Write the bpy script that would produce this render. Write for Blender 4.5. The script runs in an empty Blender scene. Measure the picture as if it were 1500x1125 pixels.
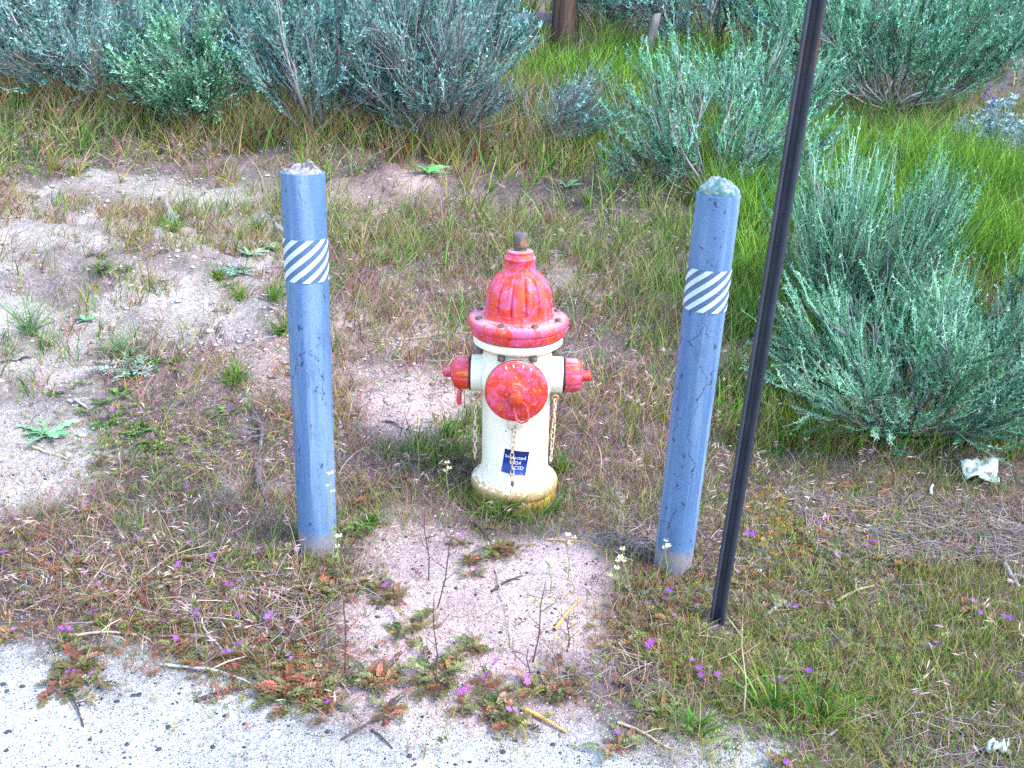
import bpy, math, random
import numpy as np
from mathutils import Vector, Matrix

rng = np.random.default_rng(7)
random.seed(7)
SC = bpy.context.scene
COL = SC.collection
PI = math.pi

# ------------------------------------------------------------------ camera
FPX, PITCH, ROLL, CAMZ = 1350.0, math.radians(21.4), math.radians(2.7), 1.39
fw = np.array([0, math.cos(PITCH), -math.sin(PITCH)])
rt0 = np.array([1.0, 0, 0]); up0 = np.cross(rt0, fw)
RT = rt0 * math.cos(ROLL) + up0 * math.sin(ROLL)
UP = -rt0 * math.sin(ROLL) + up0 * math.cos(ROLL)
CP = np.array([0, 0, CAMZ])
cd = bpy.data.cameras.new('camera')
cam = bpy.data.objects.new('camera', cd); COL.objects.link(cam)
cd.sensor_fit = 'HORIZONTAL'; cd.sensor_width = 36.0; cd.lens = 36.0 * FPX / 1500.0
cd.clip_start = 0.05; cd.clip_end = 400
M = Matrix(((RT[0], UP[0], -fw[0], 0), (RT[1], UP[1], -fw[1], 0), (RT[2], UP[2], -fw[2], CAMZ), (0, 0, 0, 1)))
cam.matrix_world = M
SC.camera = cam

# ------------------------------------------------------------------ sky, sun, exposure
SUN_EL, SUN_AZ = math.radians(52), math.radians(115)      # azimuth clockwise from +Y (scene depth): light from the right, a little behind the camera
w = bpy.data.worlds.new('World'); SC.world = w; w.use_nodes = True
nt = w.node_tree; nt.nodes.clear()
sky = nt.nodes.new('ShaderNodeTexSky'); sky.sky_type = 'NISHITA'; sky.sun_disc = False
sky.sun_elevation = SUN_EL; sky.sun_rotation = SUN_AZ
sky.air_density = 1.3; sky.dust_density = 0.6; sky.ozone_density = 0.4
bg = nt.nodes.new('ShaderNodeBackground'); bg.inputs[1].default_value = 0.15
wo = nt.nodes.new('ShaderNodeOutputWorld')
nt.links.new(sky.outputs[0], bg.inputs[0]); nt.links.new(bg.outputs[0], wo.inputs[0])
sl = bpy.data.lights.new('sun', 'SUN'); sl.energy = 1.25; sl.angle = math.radians(20); sl.color = (1.0, 0.96, 0.9)
sun = bpy.data.objects.new('sun', sl); COL.objects.link(sun)
sd = Vector((math.sin(SUN_AZ) * math.cos(SUN_EL), math.cos(SUN_AZ) * math.cos(SUN_EL), math.sin(SUN_EL)))
sun.rotation_euler = sd.to_track_quat('Z', 'Y').to_euler()
sun.location = (3, -2, 6)
SC.view_settings.view_transform = 'Standard'; SC.view_settings.look = 'None'
SC.view_settings.gamma = 1.0; SC.view_settings.use_curve_mapping = False
SC.view_settings.exposure = 2.38
SC.render.engine = 'CYCLES'
SC.cycles.use_denoising = False
SC.cycles.max_bounces = 2; SC.cycles.diffuse_bounces = 1; SC.cycles.glossy_bounces = 2
SC.cycles.transmission_bounces = 3; SC.cycles.transparent_max_bounces = 4

# ------------------------------------------------------------------ small maths
def sstep(a, b, x):
    t = np.clip((np.asarray(x, float) - a) / (b - a), 0, 1); return t * t * (3 - 2 * t)
_tab = np.random.default_rng(3).random((256, 256))
def vnoise(x, y, seed=0):
    x = np.asarray(x, float) + seed * 17.31; y = np.asarray(y, float) + seed * 9.77
    xi = np.floor(x).astype(int); yi = np.floor(y).astype(int)
    fx = x - xi; fy = y - yi; fx = fx * fx * (3 - 2 * fx); fy = fy * fy * (3 - 2 * fy)
    a = _tab[xi & 255, yi & 255]; b = _tab[(xi + 1) & 255, yi & 255]
    c = _tab[xi & 255, (yi + 1) & 255]; d = _tab[(xi + 1) & 255, (yi + 1) & 255]
    return (a * (1 - fx) + b * fx) * (1 - fy) + (c * (1 - fx) + d * fx) * fy - 0.5
def fbm(x, y, seed=0, octv=4):
    s = 0; a = 1.0
    for i in range(octv):
        s = s + a * vnoise(x * 2 ** i, y * 2 ** i, seed + i * 5); a *= 0.5
    return s
def norm(v):
    return v / np.maximum(np.linalg.norm(v, axis=-1, keepdims=True), 1e-9)

def terrain(x, y):
    x = np.asarray(x, float); y = np.asarray(y, float)
    s = (y - 2.85) / 0.3
    z = 0.15 * 0.3 * np.where(s > 20, s, np.log1p(np.exp(np.minimum(s, 20))))
    z = z - 0.02 * np.maximum(0, np.minimum(y - 45, 60)) * 3.5
    far = sstep(3.0, 6.0, y)
    z = z + far * 0.22 * fbm(x * 0.45, y * 0.45, 2, 3)
    bank = sstep(-0.55, -1.1, x) * sstep(2.5, 3.1, y)
    z = z + bank * 0.05
    rough = 0.25 + 0.75 * np.maximum(bank, sstep(2.6, 3.2, y)) * sstep(25, 12, y)
    rough = rough * (1 - 0.6 * sstep(2.3, 1.9, y))
    z = z + rough * (0.05 * fbm(x * 2.6, y * 2.6, 4, 3) + 0.018 * fbm(x * 11, y * 11, 7, 3)) + bank * (0.03 * fbm(x * 13, y * 15, 8, 4) - 0.05 * np.exp(-(fbm(x * 3.3, y * 4.2, 18, 3) / 0.05) ** 2) * sstep(0.0, 0.2, vnoise(x * 2.3, y * 2.3, 19)))
    r = vnoise(x * 19, y * 23, 11); z = z + rough * 0.03 * (0.22 - np.abs(r)) * sstep(-0.12, 0.12, vnoise(x * 3, y * 3, 14))
    # rodent-dug mounds of soft soil
    for mx, my, mr, mh in ((-0.95, 3.35, 0.26, 0.06), (-0.36, 3.2, 0.2, 0.035), (0.28, 4.1, 0.2, 0.04)):
        z = z + mh * np.exp(-((x - mx) ** 2 + (y - my) ** 2) / (mr * mr))
    k = np.exp(-(((x - 0.022) ** 2 + (y - 2.6) ** 2) / 0.05) ** 2); z = z * (1 - k) - 0.03 * k
    return z
def zg(x, y): return float(terrain(x, y))
def ray(x, y): return fw + RT * (x - 750) / FPX - UP * (y - 562.5) / FPX
def px(x, y):
    """the point of the ground seen at photo position x, y"""
    d = ray(x, y); t = np.linspace(1.0, 60, 6000); P = CP + t[:, None] * d
    below = P[:, 2] <= terrain(P[:, 0], P[:, 1])
    i = int(np.argmax(below)) if below.any() else len(t) - 1
    a, b = t[max(i - 1, 0)], t[i]
    for _ in range(12):
        m = (a + b) / 2; p = CP + m * d
        if p[2] <= zg(p[0], p[1]): b = m
        else: a = m
    return CP + b * d
def ppm(P):  # photo pixels per metre at a point
    return FPX / float((np.asarray(P) - CP) @ fw)
def z_on_axis(x0, y0, ypix, lean=0.0):
    lo, hi = -0.2, 2.0
    for _ in range(40):
        m = (lo + hi) / 2; v = np.array([x0 + lean * m, y0, m]) - CP
        py = 562.5 - FPX * (v @ UP) / (v @ fw)
        if py > ypix: lo = m
        else: hi = m
    return (lo + hi) / 2
def inside(poly, x, y):
    x = np.asarray(x); y = np.asarray(y); c = np.zeros(x.shape, bool); n = len(poly)
    for i in range(n):
        x1, y1 = poly[i]; x2, y2 = poly[(i + 1) % n]
        k = ((y1 > y) != (y2 > y)) & (x < (x2 - x1) * (y - y1) / (y2 - y1 + 1e-12) + x1)
        c ^= k
    return c

# ------------------------------------------------------------------ mesh helpers
def mesh_np(name, verts, quads=None, tris=None, col=None, smooth=False):
    me = bpy.data.meshes.new(name)
    verts = np.asarray(verts, np.float32).reshape(-1, 3)
    q = np.zeros((0, 4), np.int32) if quads is None else np.asarray(quads, np.int32).reshape(-1, 4)
    t = np.zeros((0, 3), np.int32) if tris is None else np.asarray(tris, np.int32).reshape(-1, 3)
    nl = q.size + t.size; nf = len(q) + len(t)
    me.vertices.add(len(verts)); me.vertices.foreach_set('co', verts.ravel())
    me.loops.add(nl); me.loops.foreach_set('vertex_index', np.concatenate([q.ravel(), t.ravel()]))
    me.polygons.add(nf)
    ls = np.concatenate([np.arange(len(q)) * 4, q.size + np.arange(len(t)) * 3]).astype(np.int32)
    me.polygons.foreach_set('loop_start', ls)
    if smooth: me.polygons.foreach_set('use_smooth', np.ones(nf, bool))
    if col is not None:
        a = me.color_attributes.new('Col', 'FLOAT_COLOR', 'POINT')
        c = np.ones((len(verts), 4), np.float32); c[:, :3] = np.asarray(col, np.float32).reshape(-1, 3)
        a.data.foreach_set('color', c.ravel())
    me.update(calc_edges=True); me.validate()
    return me
class Bag:
    """collects verts / quads / tris / colours from vectorised generators"""
    def __init__(s): s.v = []; s.q = []; s.t = []; s.c = []; s.n = 0
    def add(s, v, q=None, t=None, c=None):
        v = np.asarray(v, float).reshape(-1, 3); s.v.append(v)
        if q is not None: s.q.append(np.asarray(q).reshape(-1, 4) + s.n)
        if t is not None: s.t.append(np.asarray(t).reshape(-1, 3) + s.n)
        c = np.ones((len(v), 3)) if c is None else np.broadcast_to(np.asarray(c, float), (len(v), 3))
        s.c.append(c); s.n += len(v)
    def mesh(s, name, smooth=False):
        return mesh_np(name, np.concatenate(s.v), np.concatenate(s.q) if s.q else None, np.concatenate(s.t) if s.t else None, np.concatenate(s.c), smooth)
    def ribbons(s, P, wd, side, col):
        """P [N,K,3] paths, wd [N,K] or [K] widths, side [N,3], col [N,3] or [N,K,3]"""
        N, K = P.shape[:2]
        wd = np.broadcast_to(wd, (N, K)); off = side[:, None, :] * wd[:, :, None] * 0.5
        v = np.stack([P - off, P + off], 2).reshape(-1, 3)
        i = np.arange(N)[:, None] * (2 * K) + np.arange(K - 1)[None, :] * 2
        q = np.stack([i, i + 1, i + 3, i + 2], -1).reshape(-1, 4)
        col = np.asarray(col, float)
        if col.ndim == 2: col = np.repeat(col[:, None, :], K, 1)
        s.add(v, q=q, c=np.repeat(col[:, :, None, :], 2, 2).reshape(-1, 3))
    def tubes(s, P, rad, col, sides=4):
        N, K = P.shape[:2]; rad = np.broadcast_to(rad, (N, K))
        T = norm(np.gradient(P, axis=1))
        ref = np.where(np.abs(T[..., 2:3]) > 0.9, np.array([1.0, 0, 0]), np.array([0, 0, 1.0]))
        A = norm(np.cross(T, ref)); B = np.cross(T, A)
        ang = np.arange(sides) * 2 * PI / sides
        v = P[:, :, None, :] + rad[:, :, None, None] * (A[:, :, None, :] * np.cos(ang)[None, None, :, None] + B[:, :, None, :] * np.sin(ang)[None, None, :, None])
        base = np.arange(N)[:, None, None] * (K * sides) + np.arange(K - 1)[None, :, None] * sides
        j = np.arange(sides)[None, None, :]; j2 = (j + 1) % sides
        q = np.stack([base + j, base + j2, base + sides + j2, base + sides + j], -1).reshape(-1, 4)
        col = np.asarray(col, float)
        if col.ndim == 1: col = np.broadcast_to(col, (N, 3))
        s.add(v, q=q, c=np.repeat(col[:, None, :], K * sides, 1).reshape(-1, 3))
    def leaves(s, root, d, ln, wd, col, cup=0.0):
        """rhombus leaves: root, direction [N,3], lengths, widths"""
        N = len(root); ln = np.broadcast_to(ln, N)[:, None]; wd = np.broadcast_to(wd, N)[:, None]
        side = norm(np.cross(d, rng.normal(size=(N, 3))))
        m = root + d * ln * 0.55 + np.cross(d, side) * ln * cup
        v = np.stack([root, m + side * wd * 0.5, root + d * ln, m - side * wd * 0.5], 1)
        s.add(v, q=np.arange(4 * N).reshape(N, 4), c=np.repeat(np.broadcast_to(col, (N, 3))[:, None], 4, 1).reshape(-1, 3))
def obj(name, me, mat, parent=None, loc=None, rot=None):
    o = bpy.data.objects.new(name, me); COL.objects.link(o)
    if mat is not None and me is not None and len(me.materials) == 0: me.materials.append(mat)
    if parent is not None: o.parent = parent
    if loc is not None: o.location = loc
    if rot is not None: o.rotation_euler = rot
    return o
def tag(o, label=None, cat=None, group=None, kind=None):
    if label: o['label'] = label
    if cat: o['category'] = cat
    if group: o['group'] = group
    if kind: o['kind'] = kind
    return o
def thing(name, label, cat, loc=(0, 0, 0), rot=(0, 0, 0), group=None):
    o = bpy.data.objects.new(name, None); COL.objects.link(o); o.empty_display_size = 0.05
    o.location = loc; o.rotation_euler = rot
    return tag(o, label, cat, group)
def palette(cols, n, var=0.2, p=None):
    cols = np.asarray(cols, float); i = rng.choice(len(cols), n, p=p)
    return np.clip(cols[i] * (1 + rng.normal(size=(n, 1)) * var) * (1 + rng.normal(size=(n, 3)) * 0.06), 0.004, 0.95)
def lathe_v(prof, n=64, rfun=None):
    prof = np.asarray(prof, float); K = len(prof); a = np.arange(n) * 2 * PI / n
    r = np.repeat(prof[:, :1], n, 1)
    if rfun is not None: r = rfun(r, prof[:, 1:2], a[None, :])
    v = np.stack([r * np.cos(a), r * np.sin(a), np.repeat(prof[:, 1:2], n, 1)], -1).reshape(-1, 3)
    i = np.arange(K - 1)[:, None] * n; j = np.arange(n)[None]; j2 = (j + 1) % n
    q = np.stack([i + j, i + j2, i + n + j2, i + n + j], -1).reshape(-1, 4)
    return v, q
def lathe(name, prof, n=64, rfun=None, sharp=32):
    v, q = lathe_v(prof, n, rfun); me = mesh_np(name, v, q, smooth=True)
    me.set_sharp_from_angle(angle=math.radians(sharp)); return me
def prism(name, n, r, h, chamfer=0.002, phase=0.0):
    a = phase + np.arange(n) * 2 * PI / n; c = np.stack([np.cos(a), np.sin(a)], 1)
    rings = [(r, 0), (r, h - chamfer), (r - chamfer, h)]
    v = np.concatenate([np.c_[c * rr, np.full(n, z)] for rr, z in rings] + [np.array([[0, 0, h]])])
    q = [[k * n + j, k * n + (j + 1) % n, (k + 1) * n + (j + 1) % n, (k + 1) * n + j] for k in range(2) for j in range(n)]
    t = [[2 * n + j, 2 * n + (j + 1) % n, 3 * n] for j in range(n)]
    return mesh_np(name, v, q, t)
def torus(name, R, r, stretch=1.0, n=20, m=7):
    a = np.arange(n) * 2 * PI / n; b = np.arange(m) * 2 * PI / m
    x = (R + r * np.cos(b)[None]) * np.cos(a)[:, None]; z = (R + r * np.cos(b)[None]) * np.sin(a)[:, None] + np.sign(np.sin(a))[:, None] * R * (stretch - 1)
    y = np.repeat(r * np.sin(b)[None], n, 0)
    v = np.stack([x, y, z], -1).reshape(-1, 3)
    i = np.arange(n)[:, None] * m; i2 = ((np.arange(n) + 1) % n)[:, None] * m; j = np.arange(m)[None]; j2 = (j + 1) % m
    q = np.stack([i + j, i2 + j, i2 + j2, i + j2], -1).reshape(-1, 4)
    return mesh_np(name, v, q, smooth=True)

# ------------------------------------------------------------------ materials
def mat_new(name, rough=0.6, metal=0.0, spec=0.4):
    m = bpy.data.materials.new(name); m.use_nodes = True; t = m.node_tree
    b = t.nodes['Principled BSDF']; b.inputs['Roughness'].default_value = rough; b.inputs['Metallic'].default_value = metal
    b.inputs['Specular IOR Level'].default_value = spec
    return m, t, b
def nd(t, typ, **kw):
    n = t.nodes.new(typ)
    for k, v in kw.items():
        if k.startswith('in_'):
            key = k[3:]; n.inputs[int(key) if key.isdigit() else key.replace('_', ' ')].default_value = v
        else: setattr(n, k, v)
    return n
def noise(t, scale, detail=4, rough=0.55, vec=None, dist=0.0):
    n = nd(t, 'ShaderNodeTexNoise'); n.inputs['Scale'].default_value = scale; n.inputs['Detail'].default_value = detail
    n.inputs['Roughness'].default_value = rough; n.inputs['Distortion'].default_value = dist
    if vec is not None: t.links.new(vec, n.inputs['Vector'])
    return n
def ramp(t, src, stops, interp='LINEAR'):
    r = nd(t, 'ShaderNodeValToRGB'); r.color_ramp.interpolation = interp
    e = r.color_ramp.elements
    while len(e) < len(stops): e.new(0.5)
    for k, (p, c) in enumerate(stops):
        e[k].position = p; e[k].color = (c, c, c, 1) if not hasattr(c, '__len__') else (*c, 1)
    t.links.new(src, r.inputs[0]); return r
def mixc(t, fac, a, b, mode='MIX'):
    n = nd(t, 'ShaderNodeMix', data_type='RGBA', blend_type=mode)
    for sock, val in ((0, fac), (6, a), (7, b)):
        if isinstance(val, (int, float)): n.inputs[sock].default_value = val
        elif isinstance(val, tuple): n.inputs[sock].default_value = (*val, 1)
        else: t.links.new(val, n.inputs[sock])
    return n.outputs[2]
def bump(t, b, height, dist=0.002, strength=1.0):
    n = nd(t, 'ShaderNodeBump'); n.inputs['Distance'].default_value = dist; n.inputs['Strength'].default_value = strength
    t.links.new(height, n.inputs['Height']); t.links.new(n.outputs[0], b.inputs['Normal']); return n
def scaled(t, sx, sy, sz, kind='Object'):
    tc = nd(t, 'ShaderNodeTexCoord'); mp = nd(t, 'ShaderNodeMapping'); mp.inputs['Scale'].default_value = (sx, sy, sz)
    t.links.new(tc.outputs[kind], mp.inputs['Vector']); return mp.outputs[0]

def make_foliage(name, rough=0.55, trans=0.14):
    m = bpy.data.materials.new(name); m.use_nodes = True; t = m.node_tree; t.nodes.remove(t.nodes['Principled BSDF'])
    a = nd(t, 'ShaderNodeVertexColor', layer_name='Col')
    b = nd(t, 'ShaderNodeBsdfDiffuse'); t.links.new(a.outputs[0], b.inputs[0])
    tr = nd(t, 'ShaderNodeBsdfTranslucent'); t.links.new(a.outputs[0], tr.inputs[0])
    mx = nd(t, 'ShaderNodeMixShader'); mx.inputs[0].default_value = trans
    t.links.new(b.outputs[0], mx.inputs[1]); t.links.new(tr.outputs[0], mx.inputs[2])
    t.links.new(mx.outputs[0], t.nodes['Material Output'].inputs[0])
    return m
M_LEAF = make_foliage('leaf_tissue')
M_PETAL = make_foliage('petal_tissue', 0.5, 0.35)
def make_wood(name):
    m, t, b = mat_new(name, 0.85, 0, 0.15)
    a = nd(t, 'ShaderNodeVertexColor', layer_name='Col')
    n = noise(t, 60, 5, 0.7, scaled(t, 1, 1, 0.25)); r = ramp(t, n.outputs[0], [(0.3, 0.55), (0.7, 1.25)])
    t.links.new(mixc(t, 1.0, a.outputs[0], r.outputs[0], 'MULTIPLY'), b.inputs['Base Color'])
    bump(t, b, n.outputs[0], 0.002, 0.7); return m
M_TWIG = make_wood('weathered_twig_bark')

def make_bark():
    m = bpy.data.materials.new('shrub_bark'); m.use_nodes = True; t = m.node_tree; t.nodes.remove(t.nodes['Principled BSDF'])
    a = nd(t, 'ShaderNodeVertexColor', layer_name='Col'); b = nd(t, 'ShaderNodeBsdfDiffuse')
    t.links.new(a.outputs[0], b.inputs[0]); t.links.new(b.outputs[0], t.nodes['Material Output'].inputs[0]); return m
M_BARK = make_bark()
def make_ground():
    m, t, b = mat_new('sandy_soil', 0.93, 0, 0.12)
    tc = nd(t, 'ShaderNodeTexCoord'); P = tc.outputs['Object']
    a = nd(t, 'ShaderNodeVertexColor', layer_name='Col')
    n1 = noise(t, 3.0, 4, 0.6, P); n2 = noise(t, 45, 3, 0.7, P); n3 = noise(t, 420, 1, 0.6, P)
    for q in (n1, n2, n3): q.noise_dimensions = '2D'
    c = mixc(t, 1.0, a.outputs[0], ramp(t, n1.outputs[0], [(0.3, 0.72), (0.7, 1.18)]).outputs[0], 'MULTIPLY')
    c = mixc(t, 1.0, c, ramp(t, n2.outputs[0], [(0.28, 0.72), (0.5, 1.0), (0.75, 1.12)]).outputs[0], 'MULTIPLY')
    c = mixc(t, 1.0, c, ramp(t, n3.outputs[0], [(0.3, 0.72), (0.7, 1.2)]).outputs[0], 'MULTIPLY')
    # mineral grains: every cell is one grain of its own colour
    for sc, lo, dark, f in ((330, 0.70, (0.06, 0.055, 0.07), 0.85), (190, 0.90, (0.04, 0.035, 0.05), 0.9), (210, 0.86, (0.62, 0.6, 0.6), 0.6)):
        v = nd(t, 'ShaderNodeTexVoronoi', feature='F1', voronoi_dimensions='2D'); v.inputs['Scale'].default_value = sc; t.links.new(P, v.inputs['Vector'])
        sx = nd(t, 'ShaderNodeSeparateColor'); t.links.new(v.outputs['Color'], sx.inputs[0])
        pick = ramp(t, sx.outputs[0 if dark[0] < 0.3 else 1], [(lo, 0.0), (lo + 0.02, 1.0)])
        core = ramp(t, v.outputs['Distance'], [(0.25, 1.0), (0.5, 0.0)])
        ml = nd(t, 'ShaderNodeMath', operation='MULTIPLY'); t.links.new(pick.outputs[0], ml.inputs[0]); t.links.new(core.outputs[0], ml.inputs[1])
        m2 = nd(t, 'ShaderNodeMath', operation='MULTIPLY'); t.links.new(ml.outputs[0], m2.inputs[0]); m2.inputs[1].default_value = f
        c = mixc(t, m2.outputs[0], c, dark)
    t.links.new(c, b.inputs['Base Color'])
    ad = nd(t, 'ShaderNodeMath', operation='MULTIPLY_ADD'); t.links.new(n3.outputs[0], ad.inputs[0]); ad.inputs[1].default_value = 0.35; t.links.new(n2.outputs[0], ad.inputs[2])
    bump(t, b, ad.outputs[0], 0.012, 0.9)
    return m
M_GROUND = make_ground()

def make_red():
    m, t, b = mat_new('faded_red_paint', 0.42, 0, 0.45)
    P = scaled(t, 1, 1, 1); n = noise(t, 24, 6, 0.72, P, 1.0); n2 = noise(t, 80, 5, 0.7, P, 0.4)
    st = noise(t, 34, 5, 0.65, scaled(t, 1, 1, 0.13), 0.5)
    c = mixc(t, ramp(t, n.outputs[0], [(0.47, 0.0), (0.56, 1.0)]).outputs[0], (0.55, 0.030, 0.012), (0.56, 0.075, 0.185))
    c = mixc(t, ramp(t, st.outputs[0], [(0.53, 0.0), (0.60, 0.9)]).outputs[0], c, (0.58, 0.055, 0.008))
    c = mixc(t, ramp(t, n2.outputs[0], [(0.60, 0.0), (0.64, 0.75)]).outputs[0], c, (0.62, 0.20, 0.32))
    c = mixc(t, ramp(t, st.outputs[0], [(0.645, 0.0), (0.68, 0.9)]).outputs[0], c, (0.58, 0.26, 0.03))
    c = mixc(t, ramp(t, n2.outputs[0], [(0.33, 0.85), (0.37, 0.0)]).outputs[0], c, (0.20, 0.025, 0.025))
    # sun-bleached upward faces, chalky and patchy
    ge = nd(t, 'ShaderNodeNewGeometry'); sz = nd(t, 'ShaderNodeSeparateXYZ'); t.links.new(ge.outputs['True Normal'], sz.inputs[0])
    mu = nd(t, 'ShaderNodeMath', operation='MULTIPLY'); t.links.new(ramp(t, sz.outputs[2], [(0.84, 0.0), (0.985, 0.9)]).outputs[0], mu.inputs[0])
    t.links.new(ramp(t, n.outputs[0], [(0.38, 0.15), (0.55, 0.85)]).outputs[0], mu.inputs[1])
    c = mixc(t, mu.outputs[0], c, (0.60, 0.30, 0.36))
    t.links.new(c, b.inputs['Base Color'])
    t.links.new(ramp(t, n.outputs[0], [(0.3, 0.38), (0.7, 0.62)]).outputs[0], b.inputs['Roughness'])
    bump(t, b, n2.outputs[0], 0.0025, 0.8); return m
M_RED = make_red()
def make_cream():
    m, t, b = mat_new('cream_paint', 0.38, 0, 0.45)
    P = scaled(t, 1, 1, 1); n = noise(t, 9, 5, 0.6, P); n2 = noise(t, 90, 4, 0.7, P)
    c = mixc(t, ramp(t, n.outputs[0], [(0.35, 0.0), (0.75, 0.6)]).outputs[0], (0.78, 0.73, 0.62), (0.70, 0.63, 0.48))
    v = nd(t, 'ShaderNodeTexVoronoi'); v.inputs['Scale'].default_value = 38; t.links.new(P, v.inputs['Vector'])
    sx = nd(t, 'ShaderNodeSeparateColor'); t.links.new(v.outputs['Color'], sx.inputs[0])
    ml = nd(t, 'ShaderNodeMath', operation='MULTIPLY')
    t.links.new(ramp(t, sx.outputs[0], [(0.90, 0), (0.92, 1)]).outputs[0], ml.inputs[0])
    t.links.new(ramp(t, v.outputs['Distance'], [(0.05, 1), (0.13, 0)]).outputs[0], ml.inputs[1])
    c = mixc(t, ml.outputs[0], c, (0.12, 0.07, 0.04))
    # rust and soil splash rising from the foot
    tc = nd(t, 'ShaderNodeTexCoord'); sp = nd(t, 'ShaderNodeSeparateXYZ'); t.links.new(tc.outputs['Object'], sp.inputs[0])
    ad = nd(t, 'ShaderNodeMath', operation='MULTIPLY_ADD'); t.links.new(n2.outputs[0], ad.inputs[0]); ad.inputs[1].default_value = -0.09; t.links.new(sp.outputs[2], ad.inputs[2])
    c = mixc(t, ramp(t, ad.outputs[0], [(-0.03, 0.9), (0.012, 0.0)]).outputs[0], c, (0.36, 0.19, 0.05))
    rs = noise(t, 42, 4, 0.6, scaled(t, 1, 1, 0.07)); rm = nd(t, 'ShaderNodeMath', operation='MULTIPLY')
    t.links.new(ramp(t, rs.outputs[0], [(0.60, 0.0), (0.76, 0.35)]).outputs[0], rm.inputs[0]); t.links.new(ramp(t, n.outputs[0], [(0.42, 0.0), (0.6, 1.0)]).outputs[0], rm.inputs[1])
    c = mixc(t, rm.outputs[0], c, (0.50, 0.36, 0.17))
    t.links.new(c, b.inputs['Base Color']); bump(t, b, n2.outputs[0], 0.0008, 0.5); return m
M_CREAM = make_cream()
def flat(name, col, rough=0.6, metal=0.0, sc=40, var=0.35, bd=0.001, col2=None, lo=0.45, hi=0.6, stretch=1.0):
    m, t, b = mat_new(name, rough, metal, 0.35)
    n = noise(t, sc, 6, 0.65, scaled(t, 1, 1, stretch)); c = mixc(t, 1.0, col, ramp(t, n.outputs[0], [(0.3, 1 - var), (0.7, 1 + var)]).outputs[0], 'MULTIPLY')
    if col2:
        n2 = noise(t, sc * 0.6, 6, 0.7, scaled(t, 1.1, 0.9, stretch)); c = mixc(t, ramp(t, n2.outputs[0], [(lo, 0.0), (hi, 1.0)]).outputs[0], c, col2)
    t.links.new(c, b.inputs['Base Color']); bump(t, b, n.outputs[0], bd, 0.8); return m
M_NUTRED = flat('worn_orange_red_paint', (0.50, 0.05, 0.018), 0.4, 0, 70, 0.35, 0.0012, (0.52, 0.16, 0.2), 0.56, 0.62)
M_RUSTRIM = flat('rust_stained_rim', (0.50, 0.30, 0.07), 0.8, 0, 50, 0.4, 0.002, (0.2, 0.08, 0.03))
M_IRON = flat('oxidised_iron', (0.10, 0.085, 0.08), 0.6, 0.4, 60, 0.4, 0.001, (0.32, 0.12, 0.05), 0.52, 0.62)
M_GASKET = flat('black_rubber', (0.02, 0.02, 0.022), 0.7)
M_CHAIN = flat('painted_chain', (0.62, 0.53, 0.40), 0.55, 0.0, 70, 0.35, 0.001, (0.30, 0.11, 0.04), 0.5, 0.6)
M_LABEL = flat('blue_label_vinyl', (0.008, 0.03, 0.22), 0.4, 0, 30, 0.1, 0.0002)
M_WHITE = flat('white_print', (0.75, 0.78, 0.82), 0.5, 0, 80, 0.12, 0.0002)
M_STRIPE = flat('reflective_white_tape', (0.44, 0.51, 0.54), 0.45, 0, 150, 0.12, 0.0004, (0.16, 0.21, 0.32), 0.63, 0.69)
M_TAPE = flat('faded_blue_tape', (0.06, 0.115, 0.225), 0.5, 0, 120, 0.2, 0.0003)
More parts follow.
